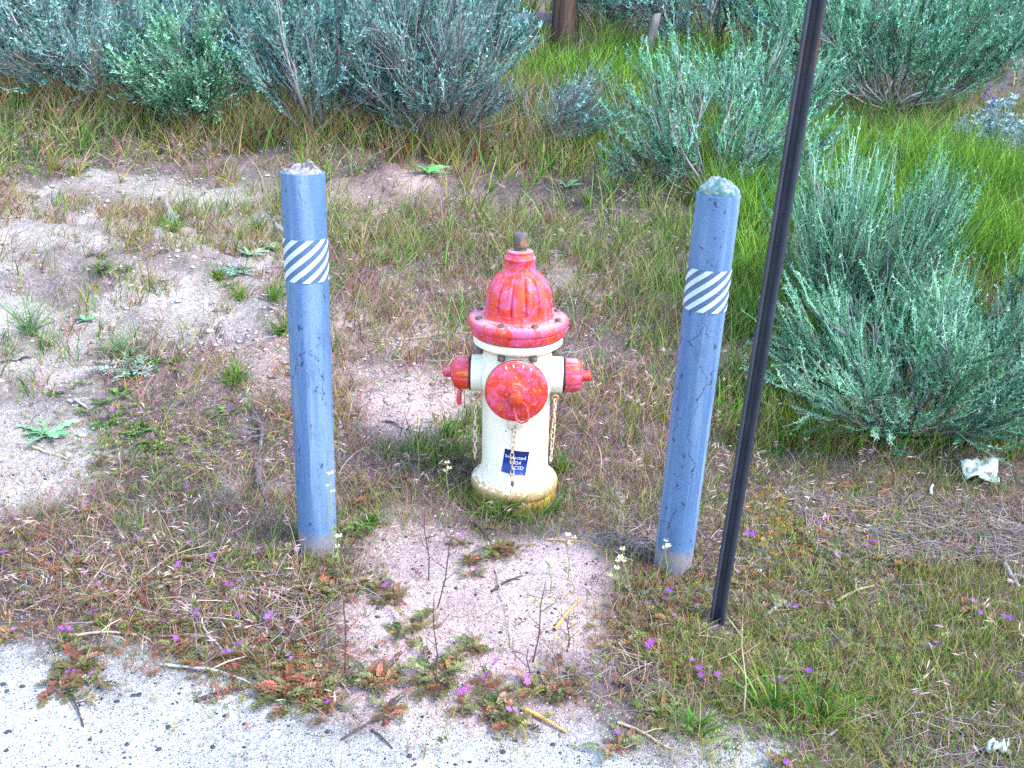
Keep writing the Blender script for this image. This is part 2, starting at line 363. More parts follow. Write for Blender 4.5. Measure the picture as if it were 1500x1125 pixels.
def make_pipe():
    m, t, b = mat_new('weathered_blue_grey_pipe', 0.5, 0.15, 0.4)
    P = scaled(t, 1, 1, 1)
    n = noise(t, 8, 6, 0.65, scaled(t, 1, 1, 0.3)); n2 = noise(t, 220, 3, 0.7, P); st = noise(t, 26, 4, 0.6, scaled(t, 1, 1, 0.05))
    c = mixc(t, ramp(t, n.outputs[0], [(0.33, 0.0), (0.68, 1.0)]).outputs[0], (0.060, 0.126, 0.272), (0.092, 0.175, 0.335))
    c = mixc(t, ramp(t, st.outputs[0], [(0.46, 0.0), (0.62, 0.8)]).outputs[0], c, (0.155, 0.24, 0.385))
    c = mixc(t, 1.0, c, ramp(t, n2.outputs[0], [(0.3, 0.78), (0.7, 1.18)]).outputs[0], 'MULTIPLY')
    # hairline cracks in the coating and chipped spots
    ds = noise(t, 9, 4, 0.6, P); v = nd(t, 'ShaderNodeTexVoronoi', feature='DISTANCE_TO_EDGE'); v.inputs['Scale'].default_value = 7
    mv = nd(t, 'ShaderNodeMix', data_type='VECTOR'); mv.inputs[0].default_value = 0.12
    t.links.new(scaled(t, 1.6, 1.6, 0.75), mv.inputs[4]); t.links.new(ds.outputs['Color'], mv.inputs[5]); t.links.new(mv.outputs[1], v.inputs['Vector'])
    ml = nd(t, 'ShaderNodeMath', operation='MULTIPLY'); t.links.new(ramp(t, v.outputs[0], [(0.004, 1.0), (0.012, 0.0)]).outputs[0], ml.inputs[0])
    t.links.new(ramp(t, noise(t, 11, 3, 0.6, P).outputs[0], [(0.47, 0), (0.55, 0.9)]).outputs[0], ml.inputs[1])
    c = mixc(t, ml.outputs[0], c, (0.02, 0.025, 0.06))
    sp = noise(t, 75, 3, 0.5, scaled(t, 1, 1, 0.45)); c = mixc(t, ramp(t, sp.outputs[0], [(0.672, 0), (0.69, 0.9)]).outputs[0], c, (0.025, 0.03, 0.06))
    # soil splashed up the foot, long pale runs from the top
    tc = nd(t, 'ShaderNodeTexCoord'); sp2 = nd(t, 'ShaderNodeSeparateXYZ'); t.links.new(tc.outputs['Object'], sp2.inputs[0])
    ad = nd(t, 'ShaderNodeMath', operation='MULTIPLY_ADD'); t.links.new(noise(t, 40, 5, 0.7, P).outputs[0], ad.inputs[0]); ad.inputs[1].default_value = -0.11; t.links.new(sp2.outputs[2], ad.inputs[2])
    c = mixc(t, ramp(t, ad.outputs[0], [(-0.02, 0.7), (0.03, 0.0)]).outputs[0], c, (0.26, 0.20, 0.18))
    wr = noise(t, 60, 4, 0.6, scaled(t, 1, 1, 0.03)); c = mixc(t, ramp(t, wr.outputs[0], [(0.60, 0.0), (0.70, 0.55)]).outputs[0], c, (0.30, 0.35, 0.44))
    gr2 = noise(t, 18, 5, 0.7, scaled(t, 1, 1, 0.5)); c = mixc(t, ramp(t, gr2.outputs[0], [(0.56, 0.0), (0.72, 0.5)]).outputs[0], c, (0.05, 0.075, 0.14))
    t.links.new(c, b.inputs['Base Color']); bump(t, b, n2.outputs[0], 0.0006, 0.6); return m
M_PIPE = make_pipe()
M_CONC = flat('broken_concrete', (0.25, 0.235, 0.235), 0.9, 0, 75, 0.6, 0.006, (0.07, 0.065, 0.07), 0.52, 0.6)
M_CONC_MOSS = flat('mossy_concrete', (0.21, 0.225, 0.225), 0.9, 0, 110, 0.6, 0.006, (0.035, 0.15, 0.16), 0.44, 0.58)
M_DARKPOST = flat('dark_painted_steel', (0.022, 0.026, 0.042), 0.62, 0.0, 30, 0.35, 0.0008, (0.07, 0.03, 0.022), 0.58, 0.68, 0.35)
M_TIE = flat('dark_creosoted_timber', (0.06, 0.035, 0.028), 0.85, 0, 30, 0.5, 0.004, (0.1, 0.06, 0.045), 0.5, 0.6, 0.08)
M_GREYWOOD = flat('silvered_wood', (0.17, 0.16, 0.17), 0.85, 0, 40, 0.4, 0.003, (0.14, 0.12, 0.12), 0.55, 0.62, 0.08)
M_TANWOOD = flat('bleached_tan_wood', (0.52, 0.40, 0.22), 0.8, 0, 40, 0.3, 0.002, None, 0.5, 0.6, 0.1)
M_SCRAP = flat('weathered_white_scrap', (0.45, 0.52, 0.48), 0.8, 0, 60, 0.35, 0.003, (0.17, 0.19, 0.15), 0.50, 0.6)
M_STONE = flat('pale_stone', (0.45, 0.38, 0.34), 0.9, 0, 40, 0.3, 0.004)
M_DARKSTONE = flat('dark_pebble', (0.035, 0.035, 0.05), 0.7, 0, 60, 0.4, 0.002)
M_PALECHIP = flat('pale_chip', (0.72, 0.66, 0.55), 0.7, 0, 60, 0.15, 0.001)

# ------------------------------------------------------------------ ground
BARE_PX = [
    [(-500, 925), (0, 945), (180, 936), (260, 975), (330, 990), (420, 1040), (470, 1058), (560, 1040), (680, 1035), (820, 1052), (900, 1058), (960, 1090), (1100, 1083), (1140, 1125), (1250, 1500), (-500, 1500)],
    [(500, 815), (560, 765), (640, 755), (700, 775), (800, 790), (850, 800), (870, 850), (850, 920), (900, 1000), (880, 1075), (640, 1080), (520, 1080), (490, 1050), (480, 940), (450, 880), (500, 850)],
    [(-600, 290), (0, 292), (150, 248), (270, 262), (400, 250), (432, 420), (432, 570), (360, 592), (310, 545), (230, 480), (150, 500), (120, 560), (150, 620), (135, 720), (60, 745), (0, 735), (-600, 760)],
    [(475, 280), (560, 285), (570, 330), (490, 345)],
    [(485, 450), (680, 470), (665, 500), (500, 512)],
    [(490, 525), (560, 528), (640, 545), (695, 570), (690, 640), (630, 652), (560, 640), (520, 590)],
    [(790, 372), (850, 392), (872, 432), (812, 442)],
    [(560, 232), (640, 240), (640, 285), (575, 285)],
    [(25, 125), (100, 125), (100, 165), (30, 165)]]
BARE = [[tuple(px(x, min(y, 1400))[:2]) for x, y in poly] for poly in BARE_PX]
def warp(x, y, amt=0.07):
    return x + amt * fbm(x * 4, y * 4, 21, 3), y + amt * 1.3 * fbm(x * 4, y * 4, 33, 3)
def bare_at(x, y, which=None, jit=0.0):
    if jit: x = x + rng.normal(size=np.shape(x)) * jit; y = y + rng.normal(size=np.shape(x)) * jit * 1.4
    wx, wy = warp(x, y, 0.12); c = np.zeros(np.shape(x), bool)
    for k, p in enumerate(BARE):
        if which is None or k in which: c |= inside(p, wx, wy)
    return c
def build_ground():
    def axis(lo, hi, fine_lo, fine_hi, step, grow=1.09):
        a = list(np.arange(fine_lo, fine_hi, step)); s = step; v = a[-1]
        while v < hi: s *= grow; v += s; a.append(v)
        s = step; v = fine_lo; pre = []
        while v > lo: s *= grow; v -= s; pre.append(v)
        return np.array(pre[::-1] + a)
    xs = axis(-90, 90, -2.6, 2.6, 0.0165); ys = axis(-25, 110, 1.25, 4.2, 0.0150, 1.045)
    X, Y = np.meshgrid(xs, ys); Z = terrain(X, Y)
    v = np.stack([X, Y, Z], -1).reshape(-1, 3); nx, ny = len(xs), len(ys)
    i = (np.arange(ny - 1)[:, None] * nx + np.arange(nx - 1)[None]).ravel()
    q = np.stack([i, i + 1, i + nx + 1, i + nx], 1)
    x, y = v[:, 0], v[:, 1]
    litter = np.array([0.14, 0.095, 0.085]); pink = np.array([0.49, 0.35, 0.33]); pale = np.array([0.46, 0.455, 0.44]); grey = np.array([0.42, 0.36, 0.33])  # litter: dead-grass tone, darkened to put shade into the gaps between blades
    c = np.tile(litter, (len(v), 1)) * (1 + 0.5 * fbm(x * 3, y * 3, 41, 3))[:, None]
    def blend(mask, col):
        k = np.mean([bare_at(x, y, mask, 0.05) for _ in range(5)], 0); k = sstep(0.15, 0.75, k + 0.55 * fbm(x * 9, y * 9, 47, 3))[:, None]
        if mask == (2,): k = k * (0.35 + 0.65 * sstep(-0.16, 0.10, fbm(x * 3.4, y * 4.4, 49, 4)))[:, None]
        c[:] = c * (1 - k) + k * col * (1 + 0.25 * fbm(x * 2.5, y * 2.5, 43, 3))[:, None]
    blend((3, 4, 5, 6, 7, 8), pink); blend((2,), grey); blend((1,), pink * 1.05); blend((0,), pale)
    k = np.exp(-((x + 0.95) ** 2 + (y - 3.35) ** 2) / 0.07)[:, None]; c = c * (1 - k) + k * np.array([0.30, 0.21, 0.20])
    # soften the borders
    cc = c.reshape(ny, nx, 3)
    for _ in range(3): cc[1:-1, 1:-1] = (cc[1:-1, 1:-1] * 2 + cc[:-2, 1:-1] + cc[2:, 1:-1] + cc[1:-1, :-2] + cc[1:-1, 2:]) / 6
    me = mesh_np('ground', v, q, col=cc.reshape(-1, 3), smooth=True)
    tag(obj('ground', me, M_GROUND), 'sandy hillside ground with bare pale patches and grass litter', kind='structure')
build_ground()

# ------------------------------------------------------------------ hydrant
HX, HY = 0.022, 2.636
def build_hydrant():
    h = thing('fire_hydrant', 'cream fire hydrant with faded red bonnet and red caps between two blue posts', 'hydrant', (HX, HY, 0), (0, math.radians(-1.2), 0))
    bar = obj('barrel', lathe('barrel', [(0.0, 0.02), (0.126, 0.02), (0.1375, 0.021), (0.1385, 0.024), (0.1385, 0.038), (0.134, 0.046), (0.121, 0.053), (0.111, 0.063), (0.1065, 0.078), (0.1045, 0.1), (0.104, 0.27), (0.104, 0.44), (0.1045, 0.462), (0.1075, 0.474), (0.112, 0.482)], 72), M_CREAM, h)
    obj('ground_ring', lathe('ground_ring', [(0.0, -0.08), (0.130, -0.08), (0.1345, -0.05), (0.1345, 0.008), (0.131, 0.015), (0.119, 0.0165), (0.119, 0.0195), (0.0, 0.0195)], 72), M_RUSTRIM, h)
    obj('upper_flange', lathe('upper_flange', [(0.09, 0.478), (0.112, 0.483), (0.131, 0.496), (0.1345, 0.5), (0.1345, 0.517), (0.132, 0.5195), (0.09, 0.5195)], 72), M_CREAM, h)
    prof = [(0.09, 0.5205), (0.130, 0.5205), (0.1395, 0.526), (0.1445, 0.537), (0.146, 0.547), (0.1437, 0.5495), (0.1445, 0.5525), (0.1495, 0.5545), (0.1510, 0.560), (0.1502, 0.568), (0.1465, 0.5738), (0.139, 0.577), (0.12, 0.5795), (0.108, 0.5815)]
    bf = obj('bonnet_flange', lathe('bonnet_flange', prof + [(0.0, 0.582)], 72), M_RED, h)
    def ribs(r, z, a):
        n = 14; s = np.abs(((a * n / (2 * PI)) % 1.0) - 0.5) * 2   # 0 in the groove, 1 on the rib edge
        g = np.exp(-((1 - s) / 0.16) ** 2)
        k = sstep(0.585, 0.6, z) * sstep(0.717, 0.70, z)
        return r * (1 - 0.075 * g * k)
    dome = [(0.106, 0.5805), (0.1025, 0.584), (0.1005, 0.590), (0.1002, 0.605), (0.0998, 0.62), (0.0985, 0.635), (0.0958, 0.65), (0.0915, 0.664), (0.0855, 0.677), (0.0785, 0.689), (0.0705, 0.699), (0.0615, 0.707), (0.053, 0.713), (0.0475, 0.718), (0.0455, 0.7225), (0.0448, 0.735), (0.0450, 0.748), (0.0468, 0.7505), (0.0468, 0.754), (0.044, 0.757)]
    bo = obj('bonnet', lathe('bonnet', dome + [(0.0, 0.758)], 168, ribs, 50), M_RED, h)
    obj('stem_collar', lathe('stem_collar', [(0.0, 0.7575), (0.041, 0.7575), (0.0415, 0.760), (0.038, 0.763), (0.0365, 0.768), (0.0385, 0.7705), (0.0375, 0.774), (0.030, 0.776), (0.0, 0.777)], 40), M_RED, h)
    on = obj('operating_nut', lathe('stem', [(0.0, 0.774), (0.0205, 0.774), (0.0195, 0.785), (0.0235, 0.787), (0.0235, 0.7905), (0.021, 0.7915), (0.0, 0.7915)], 24), M_IRON, h)
    obj('nut_head', prism('nut_head', 5, 0.0235, 0.034, 0.0025, 0.35), M_IRON, on, (0, 0, 0.791))
    # raised foundry marks on the flange top
    for a0 in np.r_[np.linspace(-112, -68, 7), np.linspace(-165, -150, 3), np.linspace(-30, -15, 3)]:
        a = math.radians(a0); mk = Bag(); c = np.array([0.128 * math.cos(a), 0.128 * math.sin(a), 0.5782]); u = np.array([-math.sin(a), math.cos(a), 0]); r_ = np.array([math.cos(a), math.sin(a), -0.12])
        s = [c + u * 0.0035 * i + r_ * 0.0045 * j for i, j in ((-1, -1), (1, -1), (1, 1), (-1, 1))]; tp = [p + np.array([0, 0, 0.0022]) for p in s]
        mk.add(np.array(s + tp), q=[[4, 5, 6, 7], [0, 1, 5, 4], [1, 2, 6, 5], [2, 3, 7, 6], [3, 0, 4, 7]]); obj('foundry_mark', mk.mesh('foundry_mark'), M_RED, bf)
    bolt_me = prism('bolt', 6, 0.0105, 0.007, 0.001); nut_me = prism('nut', 6, 0.0115, 0.016, 0.001)
    for k in range(8):
        a = math.radians(22.5 + 45 * k); c, s = math.cos(a), math.sin(a)
        obj('bolt', bolt_me, M_IRON, h, (0.1265 * c, 0.1265 * s, 0.5775), (0, 0, k))
        obj('nut', nut_me, M_IRON, h, (0.1225 * c, 0.1225 * s, 0.4735), (0, 0, k * 0.7))
    # side outlets (local axis z pointed sideways)
    def outlet(rotz, neck_r, x0, x1, z, cap_prof, nut_z, nut_r, name, lugs):
        R = (PI / 2, 0, rotz)
        neck = obj('nozzle_neck', lathe('nozzle_neck', [(neck_r * 1.12, x0), (neck_r * 1.04, x0 + 0.012), (neck_r, x0 + 0.022), (neck_r, x1 - 0.012), (neck_r * 1.0, x1), (0.0, x1)], 48), M_CREAM, h, (0, 0, z), R)
        obj('gasket', lathe('gasket', [(0.0, x1 + 0.0005), (neck_r * 0.985, x1 + 0.0005), (neck_r * 0.985, x1 + 0.005), (0.0, x1 + 0.005)], 48), M_GASKET, h, (0, 0, z), R)
        def rf(r, zz, a):
            g = np.exp(-((np.abs(((a * lugs / (2 * PI)) % 1.0) - 0.5) * 2 - 1) / 0.18) ** 2) if lugs else 0 * a
            return r * (1 - 0.05 * g * (r > neck_r * 0.8))
        cap = obj(name, lathe(name, cap_prof, 96, rf, 40), M_RED, h, (0, 0, z), R)
        obj('cap_nut', prism('cap_nut', 5, nut_r, 0.036 if lugs == 0 else 0.025, 0.004, 0.5), M_NUTRED if lugs == 0 else M_RED, cap, (0, 0, nut_z))
        return cap
    zs = 0.392
    side = lambda s: [(0.0, 0.145), (0.0500, 0.145), (0.0522, 0.149), (0.0518, 0.172), (0.0500, 0.183), (0.046, 0.188), (0.0455, 0.1905), (0.036, 0.194), (0.030, 0.198), (0.026, 0.201), (0.0, 0.2015)]
    for rz in (PI / 2, -PI / 2):
        cap = outlet(rz, 0.0555, 0.085, 0.139, zs, side(1), 0.2005, 0.0175, 'hose_cap', 9)
    # lug and tail of the chain ring under the left cap
    b = Bag(); b.tubes(np.array([[[-0.172, -0.012, 0.34], [-0.176, -0.016, 0.325], [-0.177, -0.018, 0.305], [-0.173, -0.02, 0.292]]]), np.array([[0.008, 0.008, 0.009, 0.006]]), (1, 1, 1), 7)
    obj('cap_lug', b.mesh('cap_lug', True), M_RED, h)
    # pumper outlet to the front
    zf = 0.388
    cap = outlet(0.0, 0.0935, 0.06, 0.118, zf, [(0.0, 0.1235), (0.0885, 0.1235), (0.0925, 0.126), (0.0930, 0.142), (0.0905, 0.149), (0.084, 0.1535), (0.060, 0.1575), (0.040, 0.160), (0.0355, 0.1615), (0.0335, 0.1665), (0.029, 0.169), (0.0, 0.1695)], 0.168, 0.0225, 'pumper_cap', 0)
    for a0 in (112, 97, 78, 62):
        a = math.radians(a0); mk = Bag(); c = np.array([0.084 * math.cos(a), 0.084 * math.sin(a), 0.152]); u = np.array([-math.sin(a), math.cos(a), 0]); r_ = np.array([math.cos(a), math.sin(a), 0])
        s = [c + u * 0.0022 * i + r_ * 0.005 * j for i, j in ((-1, -1), (1, -1), (1, 1), (-1, 1))]; tp = [p + np.array([0, 0, 0.0035]) for p in s]
        mk.add(np.array(s + tp), q=[[4, 5, 6, 7], [0, 1, 5, 4], [1, 2, 6, 5], [2, 3, 7, 6], [3, 0, 4, 7]]); obj('foundry_mark', mk.mesh('foundry_mark'), M_PALECHIP, cap)
    lp = torus('chain_loop', 0.019, 0.0038, 1.55, 28, 8)
    obj('chain_loop', lp, M_RED, h, (0.016, -0.176, 0.338), (math.radians(-12), math.radians(-16), 0))
    ring = torus('ring', 0.0215, 0.0036, 1.0, 28, 8)
    obj('ring', ring, M_CHAIN, h, (-0.002, -0.128, 0.283), (math.radians(-15), 0, 0))
    link = torus('link', 0.0055, 0.0019, 1.95, 14, 6)
    def chain(pts, step=0.0185):
        c = bpy.data.objects.new('chain', None); COL.objects.link(c); c.parent = h; c.empty_display_size = 0.02
        P = [Vector(p) for p in pts]; L = [0]
        for a, b_ in zip(P, P[1:]): L.append(L[-1] + (b_ - a).length)
        s = 0; k = 0
        while s <= L[-1]:
            j = max(i for i in range(len(L) - 1) if L[i] <= s + 1e-9); f = (s - L[j]) / max(L[j + 1] - L[j], 1e-6)
            p = P[j].lerp(P[j + 1], min(f, 1)); d = (P[j + 1] - P[j]).normalized()
            q = d.to_track_quat('Z', 'Y').to_matrix().to_4x4() @ Matrix.Rotation((0.35 if k % 2 else 1.75) + 0.3 * math.sin(k * 2.3), 4, 'Z')
            o = obj('link', link, M_CHAIN, c); o.matrix_local = Matrix.Translation(p) @ q; k += 1; s += step
        return c
    chain([(-0.002, -0.124, 0.262), (-0.006, -0.118, 0.225), (-0.008, -0.115, 0.17), (-0.006, -0.114, 0.11), (-0.005, -0.116, 0.085)])
    chain([(-0.122, -0.05, 0.322), (-0.124, -0.052, 0.25), (-0.124, -0.055, 0.13)])
    chain([(0.118, -0.05, 0.322), (0.117, -0.052, 0.25), (0.112, -0.058, 0.125)])
    for x, z in ((-0.121, 0.334), (0.118, 0.334)):
        obj('chain_eye', torus('chain_eye', 0.0085, 0.003, 1.0, 18, 6), M_CREAM, h, (x, -0.046, z))
    b = Bag(); b.tubes(np.array([[[-0.005, -0.117, 0.083], [-0.005, -0.12, 0.074], [-0.004, -0.122, 0.068]]]), np.array([[0.005, 0.006, 0.003]]), (1, 1, 1), 6)
    obj('chain_hook', b.mesh('chain_hook', True), M_IRON, h)
    # inspection label wrapped on the barrel, hung a little askew
    rot = math.radians(-8); ca, sa = math.cos(rot), math.sin(rot)
    def wrap(u, v, r):   # u right, v up on the front of the barrel
        uu = u * ca - v * sa + 0.002; vv = u * sa + v * ca + 0.141
        a = -PI / 2 + uu / 0.1048
        return np.stack([r * np.cos(a), r * np.sin(a), vv], -1)
    g = np.linspace(-1, 1, 9); U, V = np.meshgrid(g * 0.038, np.linspace(-1, 1, 3) * 0.040)
    fr = wrap(U.ravel(), V.ravel(), 0.1062); bk = wrap(U.ravel(), V.ravel(), 0.1042); n = 9
    q = [[r * n + c, r * n + c + 1, (r + 1) * n + c + 1, (r + 1) * n + c] for r in range(2) for c in range(8)]
    rim = list(range(0, 9)) + [17, 26] + list(range(25, 17, -1)) + [9]
    qs = q + [[rim[i], rim[(i + 1) % len(rim)], rim[(i + 1) % len(rim)] + 27, rim[i] + 27] for i in range(len(rim))]
    lab = obj('inspection_label', mesh_np('inspection_label', np.r_[fr, bk], qs), M_LABEL, h); lab['label'] = 'dark blue inspection label with white lettering'
    for txt, u, v, size in (('Inspected', -0.0335, 0.0125, 0.0162), ('2024', -0.0145, -0.0045, 0.0158), ('CSD', -0.002, -0.0210, 0.0158)):
        cu = bpy.data.curves.new('lettering', 'FONT'); cu.body = txt; cu.size = size; cu.align_x = 'LEFT'; cu.resolution_u = 2
        to = bpy.data.objects.new('lettering', cu); COL.objects.link(to)
        me = bpy.data.meshes.new_from_object(to.evaluated_get(bpy.context.evaluated_depsgraph_get()))
        bpy.data.objects.remove(to); bpy.data.curves.remove(cu)
        co = np.zeros(len(me.vertices) * 3, np.float32); me.vertices.foreach_get('co', co); co = co.reshape(-1, 3)
        me.vertices.foreach_set('co', wrap(co[:, 0] * 1.02 + u, co[:, 1] + v, 0.10665).astype(np.float32).ravel()); me.update()
        me.name = 'lettering'; me.materials.clear(); obj('lettering', me, M_WHITE, lab)
build_hydrant()

# ------------------------------------------------------------------ bollards
def build_bollard(base, lean, top_px, band_px, label, style, rot):
    x0, y0 = base; L = z_on_axis(x0, y0, top_px); R = 0.0522
    z0, z1 = z_on_axis(x0, y0, band_px[1]) , z_on_axis(x0, y0, band_px[0])
    t = thing('bollard', label, 'bollard', (x0, y0, 0), (0, lean, rot), 'steel pipe posts guarding the hydrant')
    rf = lambda r, z, a: r * (1 + 0.006 * np.sin(a * 3 + z * 1.5) + 0.006 * np.exp(-((a - 4.2) / 0.12) ** 2))
    zs = np.linspace(-0.25, L, 40)
    prof = [(R, z) for z in zs] + [(R - 0.003, L + 0.0012), (R - 0.006, L), (R - 0.006, L - 0.06)]
    obj('pipe', lathe('pipe', prof, 64, rf), M_PIPE, t)
    # concrete core
    n = 28; K = 9; v = [(0, 0, 0)]; ph = 2.0 if style == 'broken' else 5.0
    rr = np.linspace(0, 1, K + 1)[1:]; aa = np.arange(n) * 2 * PI / n; pts = []
    def hgt(x, y, r):
        nz = float(fbm(x * 45 + ph, y * 45 + ph, 8, 4))
        if style == 'broken':
            return 0.004 + 0.020 * nz + 0.034 * math.exp(-(((x - 0.014) / 0.017) ** 2 + ((y + 0.004) / 0.022) ** 2)) * (1 + 0.6 * nz) + 0.010 * math.exp(-(((x + 0.02) / 0.013) ** 2 + (y / 0.02) ** 2))
        return 0.028 * math.sqrt(max(0.0, 1 - (r * 0.97) ** 2)) + 0.020 * nz * (1 - 0.4 * r) + 0.004
    pts.append((0, 0, hgt(0, 0, 0)))
    for r in rr:
        for a in aa:
            x, y = (R - 0.0035 if style == 'domed' else R - 0.0065) * r * math.cos(a), (R - 0.0035 if style == 'domed' else R - 0.0065) * r * math.sin(a)
            pts.append((x, y, hgt(x, y, r)))
    low = [(p[0], p[1], -0.02 if style == 'broken' else 0.0015) for p in pts[-n:]]
    pts = np.array(pts + low); pts[:, 2] += L
    tr = [[0, 1 + j, 1 + (j + 1) % n] for j in range(n)]
    q = [[1 + k * n + j, 1 + (k + 1) * n + j, 1 + (k + 1) * n + (j + 1) % n, 1 + k * n + (j + 1) % n] for k in range(K) for j in range(n)]
    cf = obj('concrete_fill', mesh_np('concrete_fill', pts, q, tr), M_CONC if style == 'broken' else M_CONC_MOSS, t)
    cf['label'] = 'rough broken concrete filling the pipe top' if style == 'broken' else 'rounded concrete plug tinged with teal moss'
    # tape band with diagonal stripes
    tape = obj('reflective_band', lathe('reflective_band', [(R - 0.001, z0), (R + 0.0011, z0), (R + 0.0011, z1), (R - 0.001, z1)], 64, rf), M_TAPE, t)
    H = z1 - z0; nst = 9; tw = 2 * PI / nst; adv = math.radians(135)
    for k in range(nst):
        vs = []; ns = 14
        cut = style == 'domed' and k in (6, 7)
        for i in range(ns + 1):
            f = i / ns; z = z0 + f * H
            a = k * tw + f * adv; wd = tw * 0.50
            if cut and 0.55 < f < 0.75: wd *= 0.75
            for e in np.linspace(-0.5, 0.5, 6):
                vs.append(((R * 1.013 + 0.0014) * math.cos(a + e * wd), (R * 1.013 + 0.0014) * math.sin(a + e * wd), z))
        obj('stripe', mesh_np('stripe', vs, [[6 * i + c, 6 * i + c + 1, 6 * i + c + 7, 6 * i + c + 6] for i in range(ns) for c in range(5)], smooth=True), M_STRIPE, tape)
    return t
build_bollard((-0.518, 2.214), -0.002, 252, (346, 407), 'blue-grey pipe post left of the hydrant with broken concrete top', 'broken', 0.0)
build_bollard((0.470, 2.212), -0.001, 284, (390, 450), 'blue-grey pipe post right of the hydrant with rounded mossy concrete top', 'domed', 0.8)

# ------------------------------------------------------------------ dark sign post
def build_post():
    x0, y0 = px(1049, 913)[:2]
    t = thing('sign_post', 'tall thin dark steel channel post leaning right of the blue posts', 'post', (x0, y0, 0), (0, math.radians(0.55), math.radians(-8)))
    # hat-shaped channel section, opening towards the camera
    th = 0.0032
    sec = [(-0.0185, -0.004), (-0.0105, -0.004), (-0.0065, 0.012), (0.0065, 0.012), (0.0105, -0.004), (0.0185, -0.004)]
    back = [(-0.0185, -0.004 + th), (-0.0127, -0.004 + th), (-0.0087, 0.012 + th), (0.0087, 0.012 + th), (0.0127, -0.004 + th), (0.0185, -0.004 + th)]
    ring = sec + back[::-1]; n = len(ring); zs = [-0.4, 0.0, 0.6, 1.2, 1.8, 2.25]
    v = [(x, y, z) for z in zs for x, y in ring]
    q = [[k * n + j, k * n + (j + 1) % n, (k + 1) * n + (j + 1) % n, (k + 1) * n + j] for k in range(len(zs) - 1) for j in range(n)]
    top = (len(zs) - 1) * n
    q += [[top + j, top + j + 1, top + n - 2 - j, top + n - 1 - j] for j in range(5)]
    obj('channel', mesh_np('channel', v, q), M_DARKPOST, t)
build_post()

# ------------------------------------------------------------------ shrubs
GREYTW = [(0.20, 0.185, 0.20), (0.12, 0.11, 0.125), (0.28, 0.265, 0.28)]
SAGE = [(0.14, 0.34, 0.205), (0.20, 0.43, 0.275), (0.08, 0.22, 0.125), (0.27, 0.47, 0.345)]
SAGE_BLUE = [(0.12, 0.29, 0.26), (0.19, 0.37, 0.345), (0.07, 0.18, 0.155), (0.26, 0.43, 0.42)]
SAGE_GREEN = [(0.12, 0.34, 0.20), (0.19, 0.44, 0.29), (0.065, 0.20, 0.11), (0.25, 0.48, 0.37)]
def curve_paths(root, d0, d1, ln, K=5, wob=0.06):
    """N curved paths from root, heading d0 and bending to d1"""
    N = len(root); t = np.linspace(0, 1, K)[None, :, None]; ln = np.broadcast_to(ln, N)[:, None, None]
    d = d0[:, None] * (1 - t * 0.5) + d1[:, None] * t * 0.5
    P = root[:, None] + d * t * ln
    P[:, 1:] += rng.normal(size=(N, K - 1, 3)) * wob * ln * 0.35
    return P
def sample_on(P, n, lo, hi):
    """n points per path: position and tangent"""
    N, K = P.shape[:2]; f = rng.uniform(lo, hi, (N, n)) * (K - 1); i = np.minimum(f.astype(int), K - 2); a = (f - i)[..., None]
    I = np.arange(N)[:, None]; p0 = P[I, i]; p1 = P[I, i + 1]
    return (p0 * (1 - a) + p1 * a).reshape(-1, 3), norm(p1 - p0).reshape(-1, 3)
